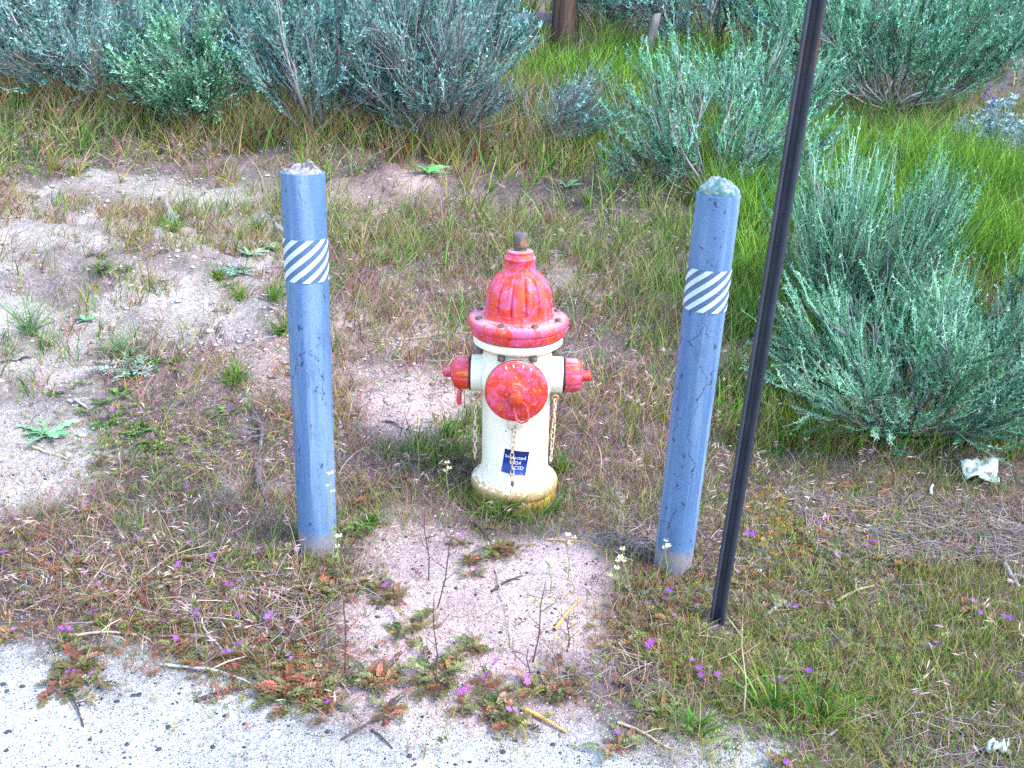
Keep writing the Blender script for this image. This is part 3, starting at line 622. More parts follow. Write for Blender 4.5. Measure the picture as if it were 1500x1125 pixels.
def build_shrub(base, h, r, label, cols=SAGE, stems=14, sec=8, ter=5, lpn=20, up=0.5, leaf=(0.020, 0.0055), bare=0.2, lean=(0, 0), shoot=0.17, name='sagebrush', twcol=GREYTW, low=0.25, foot=0.5, lowleaf=0.2):
    b = np.asarray(base, float)
    if b[1] > 5.8: lpn = int(lpn * 0.74); leaf = (leaf[0] * 1.12, leaf[1] * 1.18)
    t = thing(name, label, 'shrub', (b[0], b[1], b[2] - 0.02))
    az = rng.uniform(0, 2 * PI, stems) ; k = np.sqrt(rng.uniform(0.02, 1, stems))
    hor = np.stack([np.cos(az), np.sin(az)], 1) * k[:, None] * r + np.array(lean)[None] * h
    hz = h * (low + (1 - low) * np.sqrt(np.maximum(0, 1 - k ** 2 * 0.92))) * rng.uniform(0.8, 1.08, stems)
    tip = np.c_[hor, hz]; ln = np.linalg.norm(tip, axis=1)
    d0 = norm(np.c_[hor * 1.5, hz * 0.55]); d1 = norm(tip * 1.0 + np.array([0, 0, up])[None] * ln[:, None] * 0.6)
    root = np.c_[rng.normal(size=(stems, 2)) * 0.05 * r * foot, np.zeros(stems)]
    P1 = curve_paths(root, d0, d1, ln * 0.92, 7, 0.07)
    tw = Bag(); tw.tubes(P1, np.linspace(0.009, 0.003, 7)[None] * (0.6 + 0.5 * h), palette(twcol, stems), 4)
    p, d = sample_on(P1, sec, lowleaf, 1.0)
    out = norm(p * np.array([1, 1, 0.25]) + 1e-6); e0 = norm(d + 0.6 * out + rng.normal(size=p.shape) * 0.45 + np.array([0, 0, 0.1]))
    e1 = norm(e0 + np.array([0, 0, up]) + 0.15 * out)
    P2 = curve_paths(p, e0, e1, rng.uniform(0.18, 0.36, len(p)) * (0.4 + 0.5 * h) * (0.7 + 0.6 * r), 4, 0.10)
    tw.tubes(P2, np.linspace(0.0036, 0.0017, 4)[None], palette(twcol, len(p)), 3)
    p, d = sample_on(P2, ter, 0.15, 1.0)
    out = norm(p * np.array([1, 1, 0.4]) + 1e-6)
    e0 = norm(d + 0.35 * out + rng.normal(size=p.shape) * 0.42 + np.array([0, 0, 0.15])); e1 = norm(e0 + np.array([0, 0, up * 1.2]))
    P3 = curve_paths(p, e0, e1, rng.uniform(0.6, 1.25, len(p)) * shoot, 3, 0.07)
    dead = rng.random(len(p)) < bare
    hue = palette(cols, len(p), 0.34)
    tc = np.where(dead[:, None], palette(twcol, len(p)), hue * 0.8)
    tw.tubes(P3, np.linspace(0.0024, 0.0010, 3)[None] * (1 + 0.06 * max(b[1] - 4, 0)), tc, 3)
    obj('branches', tw.mesh('branches', True), M_BARK, t)
    L = P3[~dead]; hl = hue[~dead]
    p, d = sample_on(L, lpn, 0.05, 1.0)
    e = norm(d * 0.9 + rng.normal(size=p.shape) * 0.55 + np.array([0, 0, 0.12]))
    lf = Bag(); n = len(p)
    c = np.repeat(hl, lpn, 0) * (1 + rng.normal(size=(n, 1)) * 0.22)
    lf.leaves(p, e, rng.uniform(0.7, 1.3, n) * leaf[0], rng.uniform(0.7, 1.3, n) * leaf[1], np.clip(c, 0.01, 0.9), 0.1)
    obj('foliage', lf.mesh('foliage'), M_LEAF, t)
    return t
B = lambda x, y: px(x, y)
build_shrub(B(1335, 630), 0.50, 0.52, 'large teal sagebrush spreading low at the right edge, nearest the camera', SAGE, 26, 11, 6, 44, 0.5, (0.0135, 0.0036), 0.07, shoot=0.17, low=0.35)
build_shrub(B(1490, 580), 0.48, 0.48, 'teal sagebrush cut by the right photo edge, above the white scrap', SAGE, 22, 10, 6, 38, 0.5, (0.0140, 0.0037), 0.08, shoot=0.17, low=0.35)
build_shrub(B(1240, 482), 0.60, 0.32, 'upright feathery pale green shrub just right of the dark post', SAGE, 44, 8, 4, 30, 1.6, (0.0160, 0.0034), 0.10, shoot=0.26, low=0.7)
build_shrub(B(1045, 300), 0.92, 0.6, 'sagebrush behind the right blue post mixed with tall grass', SAGE_GREEN, 24, 9, 5, 22, 0.6, (0.024, 0.0058), 0.2, shoot=0.19)
build_shrub(B(965, 270), 0.42, 0.36, 'low twiggy sagebrush with bare grey stems left of the right blue post', SAGE_GREEN, 14, 7, 4, 16, 0.3, (0.022, 0.005), 0.5, shoot=0.15, low=0.3)
build_shrub(B(1305, 158), 1.25, 1.3, 'broad pale green brush across the upper right, streaked upright', SAGE_GREEN, 44, 12, 6, 18, 1.0, (0.034, 0.0090), 0.06, shoot=0.34, low=0.5)
build_shrub(B(640, 215), 1.0, 0.5, 'gnarled sagebrush with many bare silver twigs behind the hydrant', SAGE_BLUE, 32, 10, 5, 16, 0.45, (0.026, 0.0065), 0.64, (-0.1, 0), shoot=0.24, low=0.3)
build_shrub(B(770, 208), 0.46, 0.5, 'low arching twiggy brush right of the gnarled sagebrush', SAGE_BLUE, 18, 8, 5, 14, 0.25, (0.024, 0.0065), 0.55, (0.25, 0), shoot=0.24, low=0.25)
build_shrub(B(590, 180), 1.25, 0.55, 'silver-teal sagebrush above the yellow broken stake', SAGE_BLUE, 24, 10, 6, 18, 0.6, (0.026, 0.0070), 0.25, shoot=0.22)
build_shrub(B(465, 200), 1.2, 0.5, 'tall teal sagebrush behind the left blue post', SAGE_BLUE, 24, 10, 6, 22, 0.5, (0.026, 0.0070), 0.12, shoot=0.18)
build_shrub(B(305, 192), 0.82, 0.36, 'dense pale teal sagebrush drooping to the bank, second from the left', SAGE, 22, 10, 6, 28, 0.3, (0.024, 0.0065), 0.03, shoot=0.16, low=0.4)
build_shrub(B(385, 140), 1.3, 0.6, 'blue-green sagebrush in the gap between two front sagebrushes at left', SAGE_BLUE, 22, 10, 6, 20, 0.6, (0.028, 0.0075), 0.15, shoot=0.2)
build_shrub(B(120, 135), 1.15, 1.0, 'wide grey-teal sagebrush with sweeping bare stems at upper left', SAGE_BLUE, 34, 10, 6, 17, 0.35, (0.029, 0.0078), 0.3, shoot=0.22, low=0.3)
build_shrub(B(-60, 90), 1.2, 0.9, 'sagebrush cut by the upper left photo corner', SAGE_BLUE, 18, 8, 5, 14, 0.5, (0.03, 0.008), 0.3, shoot=0.24)
build_shrub(B(205, 160), 0.75, 0.6, 'low grey-teal sagebrush in front of the wide upper left one', SAGE_BLUE, 24, 10, 6, 18, 0.3, (0.027, 0.0072), 0.35, shoot=0.2, low=0.2)
build_shrub(B(545, 120), 1.2, 0.85, 'teal sagebrush filling the middle distance between left post and hydrant', SAGE_BLUE, 28, 10, 6, 16, 0.5, (0.032, 0.0085), 0.2, shoot=0.24)
build_shrub(B(680, 112), 0.75, 0.45, 'pale teal sagebrush left of the timber fence post foot', SAGE_BLUE, 26, 10, 6, 16, 0.5, (0.032, 0.0085), 0.25, shoot=0.24)
build_shrub(B(1105, 190), 0.7, 0.55, 'grass-choked green sagebrush touching the dark channel post', SAGE_GREEN, 24, 9, 5, 18, 0.7, (0.027, 0.0068), 0.25, shoot=0.22)
build_shrub(B(20, 60), 1.3, 0.9, 'blue-teal sagebrush second row behind the upper left corner', SAGE_BLUE, 26, 10, 6, 14, 0.5, (0.036, 0.0095), 0.2, shoot=0.26)
build_shrub(B(1420, 95), 1.0, 0.9, 'pale green brush low beside the lupine at upper right', SAGE_GREEN, 28, 10, 6, 16, 0.9, (0.036, 0.0095), 0.1, shoot=0.3)
build_shrub(B(1040, 72), 1.8, 1.6, 'dark dense sagebrush right of the timber fence post', SAGE_BLUE, 34, 11, 6, 15, 0.3, (0.044, 0.0120), 0.25, shoot=0.28, twcol=[(0.10, 0.085, 0.09), (0.15, 0.13, 0.14)])
build_shrub(B(880, 42), 1.5, 0.9, 'shadowed brush directly behind the timber fence post', SAGE_BLUE, 26, 10, 6, 14, 0.4, (0.044, 0.0120), 0.35, shoot=0.3)
build_shrub(B(660, 55), 1.5, 1.0, 'hazy teal brush left of the timber fence post at the top edge', SAGE_BLUE, 22, 9, 5, 14, 0.6, (0.042, 0.0115), 0.3, shoot=0.3)
build_shrub(B(480, 60), 1.7, 1.2, 'teal brush at the top edge above the left blue post', SAGE_BLUE, 22, 9, 5, 14, 0.6, (0.042, 0.0115), 0.25, shoot=0.28)
build_shrub(B(230, 40), 1.8, 1.4, 'teal brush at the top edge in the left quarter', SAGE_BLUE, 22, 9, 5, 14, 0.6, (0.044, 0.012), 0.25, shoot=0.3)
build_shrub(B(1500, 60), 1.6, 1.1, 'grey-green brush cut by the upper right photo corner', SAGE_GREEN, 20, 9, 5, 14, 0.7, (0.042, 0.0115), 0.25, shoot=0.3)
build_shrub(B(1210, 20), 1.8, 1.2, 'pale brush behind the top of the dark channel post', SAGE_BLUE, 20, 9, 5, 14, 0.7, (0.044, 0.012), 0.25, shoot=0.3)

def build_lupine():
    P = px(1455, 235); t = thing('lupine', 'silvery lupine with purple flower spikes at the right edge', 'wildflower', P)
    b = Bag(); n = 46; az = rng.uniform(0, 2 * PI, n); k = np.sqrt(rng.random(n)); root = np.zeros((n, 3))
    tip = np.c_[np.cos(az) * k * 0.36, np.sin(az) * k * 0.3, 0.2 + 0.28 * (1 - k) + rng.uniform(0, 0.08, n)]
    P1 = curve_paths(root, norm(tip * [1.3, 1.3, 0.8]), norm(tip + [0, 0, 0.2]), np.linalg.norm(tip, axis=1), 5, 0.05)
    s = Bag(); s.tubes(P1, np.linspace(0.004, 0.002, 5)[None], palette([(0.25, 0.33, 0.3)], n), 4)
    obj('stem', s.mesh('stem', True), M_TWIG, t)
    p, d = sample_on(P1, 5, 0.4, 1.0); m = len(p)
    for j in range(8):   # palmate leaves of eight leaflets
        u = norm(np.cross(d, [0, 0, 1.0]) + 1e-5); v_ = np.cross(u, d); a = j * PI / 4
        b.leaves(p, norm(u * math.cos(a) + v_ * math.sin(a) + d * 0.5), 0.045, 0.013, palette([(0.25, 0.38, 0.40), (0.32, 0.45, 0.48)], m, 0.15), 0.1)
    obj('foliage', b.mesh('foliage'), M_LEAF, t)
    for x, z, hh, cc in ((-0.16, 0.42, 0.13, (0.20, 0.12, 0.34)), (-0.04, 0.50, 0.16, (0.25, 0.2, 0.28)), (0.05, 0.52, 0.18, (0.28, 0.24, 0.27)), (-0.1, 0.36, 0.1, (0.18, 0.10, 0.4))):
        f = Bag(); n = 90; q = rng.random(n); a = rng.uniform(0, 2 * PI, n); rr = 0.018 * (1 - q * 0.75)
        base = np.c_[x + rr * 0.4 * np.cos(a), rr * 0.4 * np.sin(a), z + q * hh]
        f.leaves(base, norm(np.c_[np.cos(a), np.sin(a), 0.5 + 0 * a]), 0.016, 0.010, palette([cc], n, 0.3))
        f.tubes(np.array([[[x * 0.6, 0, 0.1], [x * 0.9, 0, z * 0.7], [x, 0, z + hh]]]), np.array([[0.004, 0.003, 0.002]]), (0.3, 0.33, 0.3), 4)
        obj('flower_spike', f.mesh('flower_spike'), M_PETAL, t)
build_lupine()

# ------------------------------------------------------------------ grasses and litter (uncountable)
CHEAT = [(0.165, 0.175, 0.018), (0.265, 0.10, 0.135), (0.38, 0.235, 0.16), (0.08, 0.165, 0.014), (0.31, 0.09, 0.03), (0.27, 0.245, 0.022)]
CHEAT_P = [0.24, 0.18, 0.12, 0.22, 0.06, 0.18]
GREEN = [(0.05, 0.17, 0.018), (0.085, 0.235, 0.025), (0.028, 0.10, 0.02), (0.15, 0.235, 0.03), (0.24, 0.21, 0.08)]
LUSH = [(0.10, 0.26, 0.03), (0.16, 0.34, 0.05), (0.20, 0.33, 0.05)]
DEEP = [(0.055, 0.155, 0.04), (0.09, 0.21, 0.05), (0.03, 0.10, 0.03), (0.16, 0.20, 0.06), (0.24, 0.19, 0.11)]
STRAW = [(0.28, 0.22, 0.235), (0.20, 0.155, 0.19), (0.34, 0.26, 0.21), (0.14, 0.09, 0.085)]
def grow(bag, roots, hmin, hmax, wd, cols, spread=0.35, droop=0.35, K=4, p=None, tipcol=None, var=0.25, wind=(0.12, 0.02)):
    n = len(roots)
    if n == 0: return
    L = rng.uniform(hmin, hmax, n); az = rng.uniform(0, 2 * PI, n); s = np.abs(rng.normal(size=n)) * spread
    dirh = np.stack([np.cos(az), np.sin(az), 0 * az], 1)
    d0 = norm(dirh * s[:, None] + np.array([wind[0], wind[1], 1.0])); d1 = norm(d0 + dirh * droop * rng.uniform(0.3, 1.6, n)[:, None] - np.array([0, 0, 0.5]) * droop)
    t = np.linspace(0, 1, K)[None, :, None]
    P = roots[:, None] + L[:, None, None] * (d0[:, None] * t + (d1 - d0)[:, None] * t * t * 0.7)
    W = wd * np.maximum(1 - np.linspace(0, 1, K) ** 2, 0.12)[None] * rng.uniform(0.6, 1.3, n)[:, None]
    side = norm(np.cross(d0, rng.normal(size=(n, 3))))
    c = palette(cols, n, var, p)
    c = np.repeat(c[:, None], K, 1)
    if tipcol is not None:
        m = (rng.random(n) < 0.6)[:, None, None]; f = np.linspace(0, 1, K)[None, :, None] ** 2
        c = np.where(m, c * (1 - f) + palette(tipcol, n, 0.2)[:, None] * f, c)
    bag.ribbons(P, W, side, c)
    return P
def scatter(n, x0, x1, y0, y1):
    x = rng.uniform(x0, x1, n); y = rng.uniform(y0, y1, n); return x, y
HOLES = [(0.543, 1.93, 0.05), (HX, HY, 0.138), (-0.518, 2.214, 0.055), (0.47, 2.212, 0.055)]
def keep(x, y, bare_p=0.04):
    open_ = bare_at(x, y, (0, 1, 2, 5), 0.045) | (bare_at(x, y, (3, 4, 6, 7, 8), 0.045) & (rng.random(len(x)) < 0.55))
    k = ~open_ | (rng.random(len(x)) < bare_p * np.clip(1 + 3.2 * fbm(x * 3.1, y * 3.1, 91, 3), 0, 3) * np.where(y > 3.7, 9.0, np.where(y > 2.35, 3.8, 1.3)))
    for hx, hy, r in HOLES: k &= (x - hx) ** 2 + (y - hy) ** 2 > r * r
    return k
def roots_of(x, y): return np.c_[x, y, terrain(x, y) - 0.004]
def clump(x, y, m, s):
    x = np.repeat(x, m) + rng.normal(size=len(x) * m) * s; y = np.repeat(y, m) + rng.normal(size=len(y) * m) * s; return x, y
def greenness(x, y):
    """0 = purple-brown cheatgrass, 1 = lush green"""
    g = sstep(0.35, 1.0, x + 0.12 * (y - 3)) * sstep(2.9, 3.6, y) * 0.9
    g = np.maximum(g, sstep(6.0, 7.2, y) * 0.75); g = np.maximum(g, sstep(-2.0, -3.0, x) * sstep(4.8, 6, y) * 0.7)
    g = np.maximum(g, 0.06 + 0.24 * sstep(0.2, 0.9, x) + 0.15 * sstep(3.0, 3.6, y))
    return np.clip(g + 0.5 * fbm(x * 1.2, y * 1.2, 51, 3), 0, 1)
def build_grass():
    ch = Bag(); gr = Bag(); st = Bag()
    zones = [(15000, -1.9, 2.4, 1.35, 2.9, 0.0017, 0.018, 0.068, 3), (10500, -3.2, 3.4, 2.9, 5.2, 0.0030, 0.05, 0.15, 4), (5600, -5.5, 5.8, 5.2, 9.0, 0.0050, 0.08, 0.22, 3), (3400, -10, 12, 9.0, 17.0, 0.011, 0.15, 0.4, 3), (2200, -6.5, -3.2, 2.6, 6.0, 0.005, 0.06, 0.16, 3), (1600, 3.4, 6.0, 2.0, 5.5, 0.005, 0.06, 0.16, 3), (1800, -3.6, -1.9, 1.4, 2.9, 0.003, 0.03, 0.09, 3), (900, 2.4, 3.6, 1.4, 2.9, 0.003, 0.03, 0.09, 3)]
    for n, x0, x1, y0, y1, wd, h0, h1, KK in zones:
        x, y = scatter(n, x0, x1, y0, y1); patch = 0.62 + 0.9 * fbm(x * 2.2, y * 2.2, 61, 3) > rng.random(n) * 0.75
        k = keep(x, y, 0.05) & patch; x, y = x[k], y[k]; g = greenness(x, y) > rng.random(len(x))
        cx, cy = clump(x[~g], y[~g], 8, 0.018); k = keep(cx, cy, 0.3); cx, cy = cx[k], cy[k]
        pu = (0.15 + 0.75 * np.exp(-((cx + 0.2) / 1.1) ** 2 - ((cy - 4.0) / 1.3) ** 2) + 0.6 * np.exp(-((cx + 0.9) / 0.8) ** 2 - ((cy - 2.2) / 0.8) ** 2) + 0.5 * fbm(cx * 2, cy * 2, 77, 3)) > rng.random(len(cx))
        for msk, pp in ((~pu, CHEAT_P), (pu, [0.13, 0.38, 0.18, 0.10, 0.10, 0.11])):
            grow(ch, roots_of(cx[msk], cy[msk]), h0, h1, wd, CHEAT, 0.45, 0.55, KK, pp, [(0.36, 0.18, 0.21), (0.46, 0.34, 0.29)])
        cx, cy = clump(x[g], y[g], 8, 0.02); k = keep(cx, cy, 0.3); cx, cy = cx[k], cy[k]
        grow(gr, roots_of(cx, cy), h0 * 1.2, h1 * 1.45, wd * 1.15, GREEN, 0.3, 0.45, KK, None, [(0.36, 0.30, 0.18)], 0.4)
    # lush tall grass among the shrubs
    for bx, by, rx, ry, n, h0, h1 in ((1110, 330, 0.28, 0.5, 260, 0.2, 0.42), (1160, 250, 0.5, 0.5, 260, 0.2, 0.45), (1420, 300, 0.5, 0.5, 320, 0.25, 0.5), (1180, 480, 0.3, 0.4, 300, 0.1, 0.24), (1150, 600, 0.3, 0.25, 200, 0.08, 0.18), (930, 190, 0.7, 0.9, 420, 0.12, 0.3), (760, 170, 0.8, 0.5, 350, 0.15, 0.4), (560, 190, 0.9, 0.5, 300, 0.12, 0.35), (330, 190, 1.0, 0.4, 300, 0.12, 0.32), (30, 130, 0.6, 0.6, 220, 0.15, 0.4), (1300, 220, 0.8, 0.8, 300, 0.1, 0.25), (1420, 380, 0.45, 0.4, 300, 0.2, 0.42), (460, 200, 0.8, 0.3, 320, 0.12, 0.36), (680, 212, 0.8, 0.3, 340, 0.12, 0.36), (200, 165, 0.9, 0.35, 300, 0.12, 0.34), (860, 140, 0.8, 0.8, 320, 0.15, 0.38), (1000, 110, 0.9, 1.0, 300, 0.2, 0.45), (1480, 640, 0.2, 0.2, 90, 0.08, 0.2), (1205, 330, 0.4, 0.6, 260, 0.2, 0.46), (1100, 420, 0.25, 0.5, 240, 0.1, 0.26), (1230, 640, 0.35, 0.12, 130, 0.06, 0.16), (640, 660, 0.12, 0.10, 60, 0.05, 0.11), (690, 620, 0.08, 0.08, 50, 0.06, 0.12)):
        P = px(bx, by); x = P[0] + rng.normal(size=n) * rx * 0.6; y = P[1] + rng.normal(size=n) * ry * 0.6
        cx, cy = clump(x, y, 9, 0.022); k = keep(cx, cy, 0.1); cx, cy = cx[k], cy[k]
        grow(gr, roots_of(cx, cy), h0, h1, 0.0035 + 0.0006 * max(P[1] - 3, 0), (DEEP + CHEAT[:5] if bx < 800 else LUSH + GREEN[2:4]) if P[1] > 3.6 else GREEN, 0.24, 0.4, 4, None, [(0.30, 0.25, 0.14)] if bx < 800 else None, 0.35)
    x, y = scatter(2600, 0.35, 1.7, 1.45, 2.25); k = keep(x, y, 0.05) & (fbm(x * 3, y * 3, 97, 3) > -0.2); cx, cy = clump(x[k], y[k], 8, 0.018); k = keep(cx, cy, 0.2)
    grow(gr, roots_of(cx[k], cy[k]), 0.02, 0.075, 0.0018, [(0.16, 0.21, 0.03), (0.23, 0.25, 0.04), (0.10, 0.17, 0.03), (0.28, 0.19, 0.08), (0.30, 0.18, 0.16)], 0.5, 0.6, 3)
    # a skirt of green blades round the hydrant foot
    a = np.r_[rng.uniform(math.radians(195), math.radians(330), 420), rng.uniform(0, 2 * PI, 160)]; r = 0.145 + np.abs(rng.normal(size=len(a))) * 0.035
    grow(gr, roots_of(HX + r * np.cos(a), HY + r * np.sin(a)), 0.03, 0.10, 0.0022, GREEN, 0.25, 0.4, 4)
    # drooping cheatgrass heads that catch the light
    x, y = scatter(5200, -3.5, 3, 1.5, 6.5); k = keep(x, y, 0.03) & (fbm(x * 1.6, y * 1.6, 71, 2) > -0.15); x, y = x[k], y[k]
    P = grow(ch, roots_of(x, y), 0.09, 0.2, 0.0016, [(0.33, 0.22, 0.2), (0.42, 0.33, 0.28), (0.25, 0.2, 0.1)], 0.35, 0.7, 5)
    tip = np.repeat(P[:, -1], 6, 0); d = np.repeat(norm(P[:, -1] - P[:, -2]), 6, 0)
    ch.leaves(tip + rng.normal(size=tip.shape) * 0.006, norm(d + rng.normal(size=d.shape) * 0.35 - [0, 0, 0.5]), 0.024, 0.0028, palette([(0.40, 0.26, 0.26), (0.50, 0.42, 0.36), (0.30, 0.18, 0.2)], len(tip)))
    # flattened straw
    def lay(n, x0, x1, y0, y1, wd, l0, l1, bp, cols=STRAW):
        x, y = scatter(n, x0, x1, y0, y1); k = keep(x, y, bp); x, y = x[k], y[k]; m = len(x)
        az = rng.uniform(0, 2 * PI, m); L = rng.uniform(l0, l1, m); t = np.linspace(-0.5, 0.5, 4)[None, :]
        bend = rng.normal(size=(m, 1)) * 0.2
        X = x[:, None] + L[:, None] * (np.cos(az)[:, None] * t - np.sin(az)[:, None] * bend * t * t); Y = y[:, None] + L[:, None] * (np.sin(az)[:, None] * t + np.cos(az)[:, None] * bend * t * t)
        Z = terrain(X, Y) + 0.004 + rng.random((m, 1)) * 0.022 + rng.normal(size=(m, 1)) * 0.12 * t * L[:, None]
        sd = np.stack([-np.sin(az), np.cos(az), rng.normal(size=m) * 0.6], 1)
        st.ribbons(np.stack([X, Y, np.maximum(Z, terrain(X, Y) + 0.002)], -1), np.full((1, 4), wd), norm(sd), palette(cols, m, 0.25))
    lay(6500, -1.9, 2.4, 1.4, 3.2, 0.0014, 0.02, 0.07, 0.03)
    lay(4500, -3.4, 3.4, 3.2, 6.5, 0.003, 0.04, 0.14, 0.04)
    for bx, by, rx, n in ((1360, 780, 0.38, 3600), (250, 850, 0.35, 450), (400, 900, 0.25, 400), (940, 800, 0.12, 350), (880, 990, 0.14, 250), (1440, 1100, 0.2, 400)):
        P = px(bx, by); lay(n, P[0] - rx, P[0] + rx, P[1] - rx * 0.5, P[1] + rx * 0.5, 0.0016, 0.03, 0.10, 0.3)
    tag(obj('cheatgrass', ch.mesh('cheatgrass'), M_LEAF), 'purple-brown and olive cheatgrass covering most of the slope', 'grass', kind='stuff')
    tag(obj('green_grass', gr.mesh('green_grass'), M_LEAF), 'fresh green grass growing between the shrubs and at the hydrant foot', 'grass', kind='stuff')
    tag(obj('straw_litter', st.mesh('straw_litter'), M_LEAF), 'grey flattened straw and dead grass lying on the soil', 'straw', kind='stuff')
build_grass()

# low filaree leaf carpet and grit (uncountable)
FIL = [(0.11, 0.13, 0.035), (0.16, 0.14, 0.05), (0.20, 0.09, 0.05), (0.27, 0.075, 0.045), (0.09, 0.12, 0.04), (0.19, 0.12, 0.07), (0.26, 0.2, 0.16)]
def fern(bag, c, az, L, col, lift, pairs=6, wd=0.42):
    """pinnate leaves: c [N,3] roots, az, L lengths, col [N,3]"""
    n = len(c); d = np.stack([np.cos(az), np.sin(az), lift], 1); s = np.stack([-np.sin(az), np.cos(az), 0 * az], 1)
    t = np.linspace(0.25, 1, pairs)
    mid = c[:, None] + d[:, None] * (t[None, :, None] * L[:, None, None]); mid[..., 2] -= (t ** 2)[None] * (L * np.maximum(lift, 0.05) * 0.7)[:, None]
    bag.ribbons(np.stack([c, mid[:, pairs // 2], mid[:, -1]], 1), np.array([[0.0016, 0.0012, 0.0008]]), norm(s), col)
    for sg in (-1, 1):
        root = mid.reshape(-1, 3); dd = np.repeat(d * 0.6 + s * sg, pairs, 0); dd[:, 2] += rng.normal(size=len(dd)) * 0.25
        ll = (L[:, None] * wd * (1.05 - 0.55 * np.abs(t - 0.5) * 2)[None]).ravel() * 0.75
        dn = norm(dd); sd = norm(np.cross(dn, [0, 0, 1.0]) + rng.normal(size=dn.shape) * 0.25)
        m = root + dn * ll[:, None] * 0.55
        v = np.stack([root, m + sd * ll[:, None] * 0.27, root + dn * ll[:, None], m - sd * ll[:, None] * 0.27], 1)
        cc = np.repeat(col, pairs, 0) * (1 + rng.normal(size=(n * pairs, 1)) * 0.15)
        bag.add(v, q=np.arange(4 * len(v)).reshape(-1, 4), c=np.repeat(np.clip(cc, 0.01, 0.9)[:, None], 4, 1).reshape(-1, 3))
def build_cover():
    b = Bag()
    for bx, by, rx, ry, n, pal in ((330, 900, 0.30, 0.14, 1500, None), (420, 985, 0.14, 0.10, 700, None), (450, 1020, 0.06, 0.06, 300, None), (470, 860, 0.10, 0.08, 350, None), (120, 850, 0.3, 0.12, 500, None), (1230, 770, 0.25, 0.16, 1300, [(0.24, 0.24, 0.05), (0.32, 0.22, 0.05), (0.17, 0.2, 0.05), (0.4, 0.15, 0.05)]), (1150, 850, 0.3, 0.12, 600, None), (980, 900, 0.12, 0.1, 350, None), (950, 960, 0.1, 0.1, 250, None), (1200, 990, 0.45, 0.2, 1500, [(0.12, 0.2, 0.05), (0.2, 0.2, 0.06)]), (700, 720, 0.25, 0.12, 250, None), (250, 650, 0.3, 0.2, 700, [(0.13, 0.2, 0.05), (0.22, 0.17, 0.07), (0.18, 0.2, 0.05)]), (600, 400, 0.5, 0.8, 900, [(0.15, 0.17, 0.05), (0.24, 0.15, 0.1), (0.11, 0.18, 0.04)]), (80, 230, 0.6, 0.5, 700, [(0.12, 0.22, 0.05), (0.16, 0.2, 0.06)])):
        P = px(bx, by); x = P[0] + rng.normal(size=n) * rx * 0.7; y = P[1] + rng.normal(size=n) * ry * 0.8
        k = keep(x, y, 0.25); x, y = x[k], y[k]; m = len(x)
        fern(b, roots_of(x, y) + [0, 0, 0.008], rng.uniform(0, 2 * PI, m), rng.uniform(0.015, 0.04, m) * (1 + 0.25 * max(P[1] - 2.5, 0)), palette(FIL if pal is None else pal, m, 0.28), rng.uniform(0.1, 1.2, m), 4, 0.42)
    tag(obj('ground_cover', b.mesh('ground_cover'), M_LEAF), 'low carpet of small ferny red and olive leaves', 'ground cover', kind='stuff')
    # grit: angular grains on the bare sand
    g = Bag(); n = 26000; x, y = scatter(n, -1.7, 1.5, 1.3, 3.6); k = bare_at(x, y); x, y = x[k], y[k]; n = len(x)
    s = np.abs(rng.lognormal(-6.15, 0.45, n)); s = np.minimum(s, 0.007)
    oc = np.array([[1, 0, 0], [0, 1, 0], [-1, 0, 0], [0, -1, 0], [0, 0, 0.8], [0, 0, -0.8]], float)
    v = np.c_[x, y, terrain(x, y) + s * 0.2][:, None] + oc[None] * s[:, None, None] * rng.uniform(0.6, 1.3, (n, 6, 1))
    f = np.array([[0, 1, 4], [1, 2, 4], [2, 3, 4], [3, 0, 4], [1, 0, 5], [2, 1, 5], [3, 2, 5], [0, 3, 5]])
    tri = (np.arange(n)[:, None, None] * 6 + f[None]).reshape(-1, 3)
    c = palette([(0.05, 0.045, 0.06), (0.50, 0.46, 0.46), (0.62, 0.58, 0.56), (0.30, 0.22, 0.2), (0.14, 0.13, 0.16)], n, 0.25, [0.3, 0.25, 0.25, 0.1, 0.1])
    g.add(v, t=tri, c=np.repeat(c[:, None], 6, 1).reshape(-1, 3))
    # crusty soil clods on the dug-over bank and mounds
    x, y = scatter(9000, -3.0, 0.4, 2.5, 5.6); k = bare_at(x, y, (2, 3, 4, 5, 7)) & (fbm(x * 2.2, y * 2.2, 95, 3) > -0.12); x, y = x[k], y[k]; n = len(x)
    s = np.clip(rng.lognormal(-5.0, 0.5, n), 0.003, 0.022)
    v = np.c_[x, y, terrain(x, y) + s * 0.1][:, None] + oc[None] * s[:, None, None] * rng.uniform(0.5, 1.4, (n, 6, 1)) * np.array([1, 1, 0.55])
    c = palette([(0.42, 0.36, 0.35), (0.34, 0.28, 0.27), (0.50, 0.45, 0.43), (0.20, 0.16, 0.15)], n, 0.15)
    g.add(v, t=(np.arange(n)[:, None, None] * 6 + f[None]).reshape(-1, 3), c=np.repeat(c[:, None], 6, 1).reshape(-1, 3))
    tag(obj('grit', g.mesh('grit'), M_BARK), 'loose sand grains and grit strewn on the bare soil', 'gravel', kind='stuff')
build_cover()

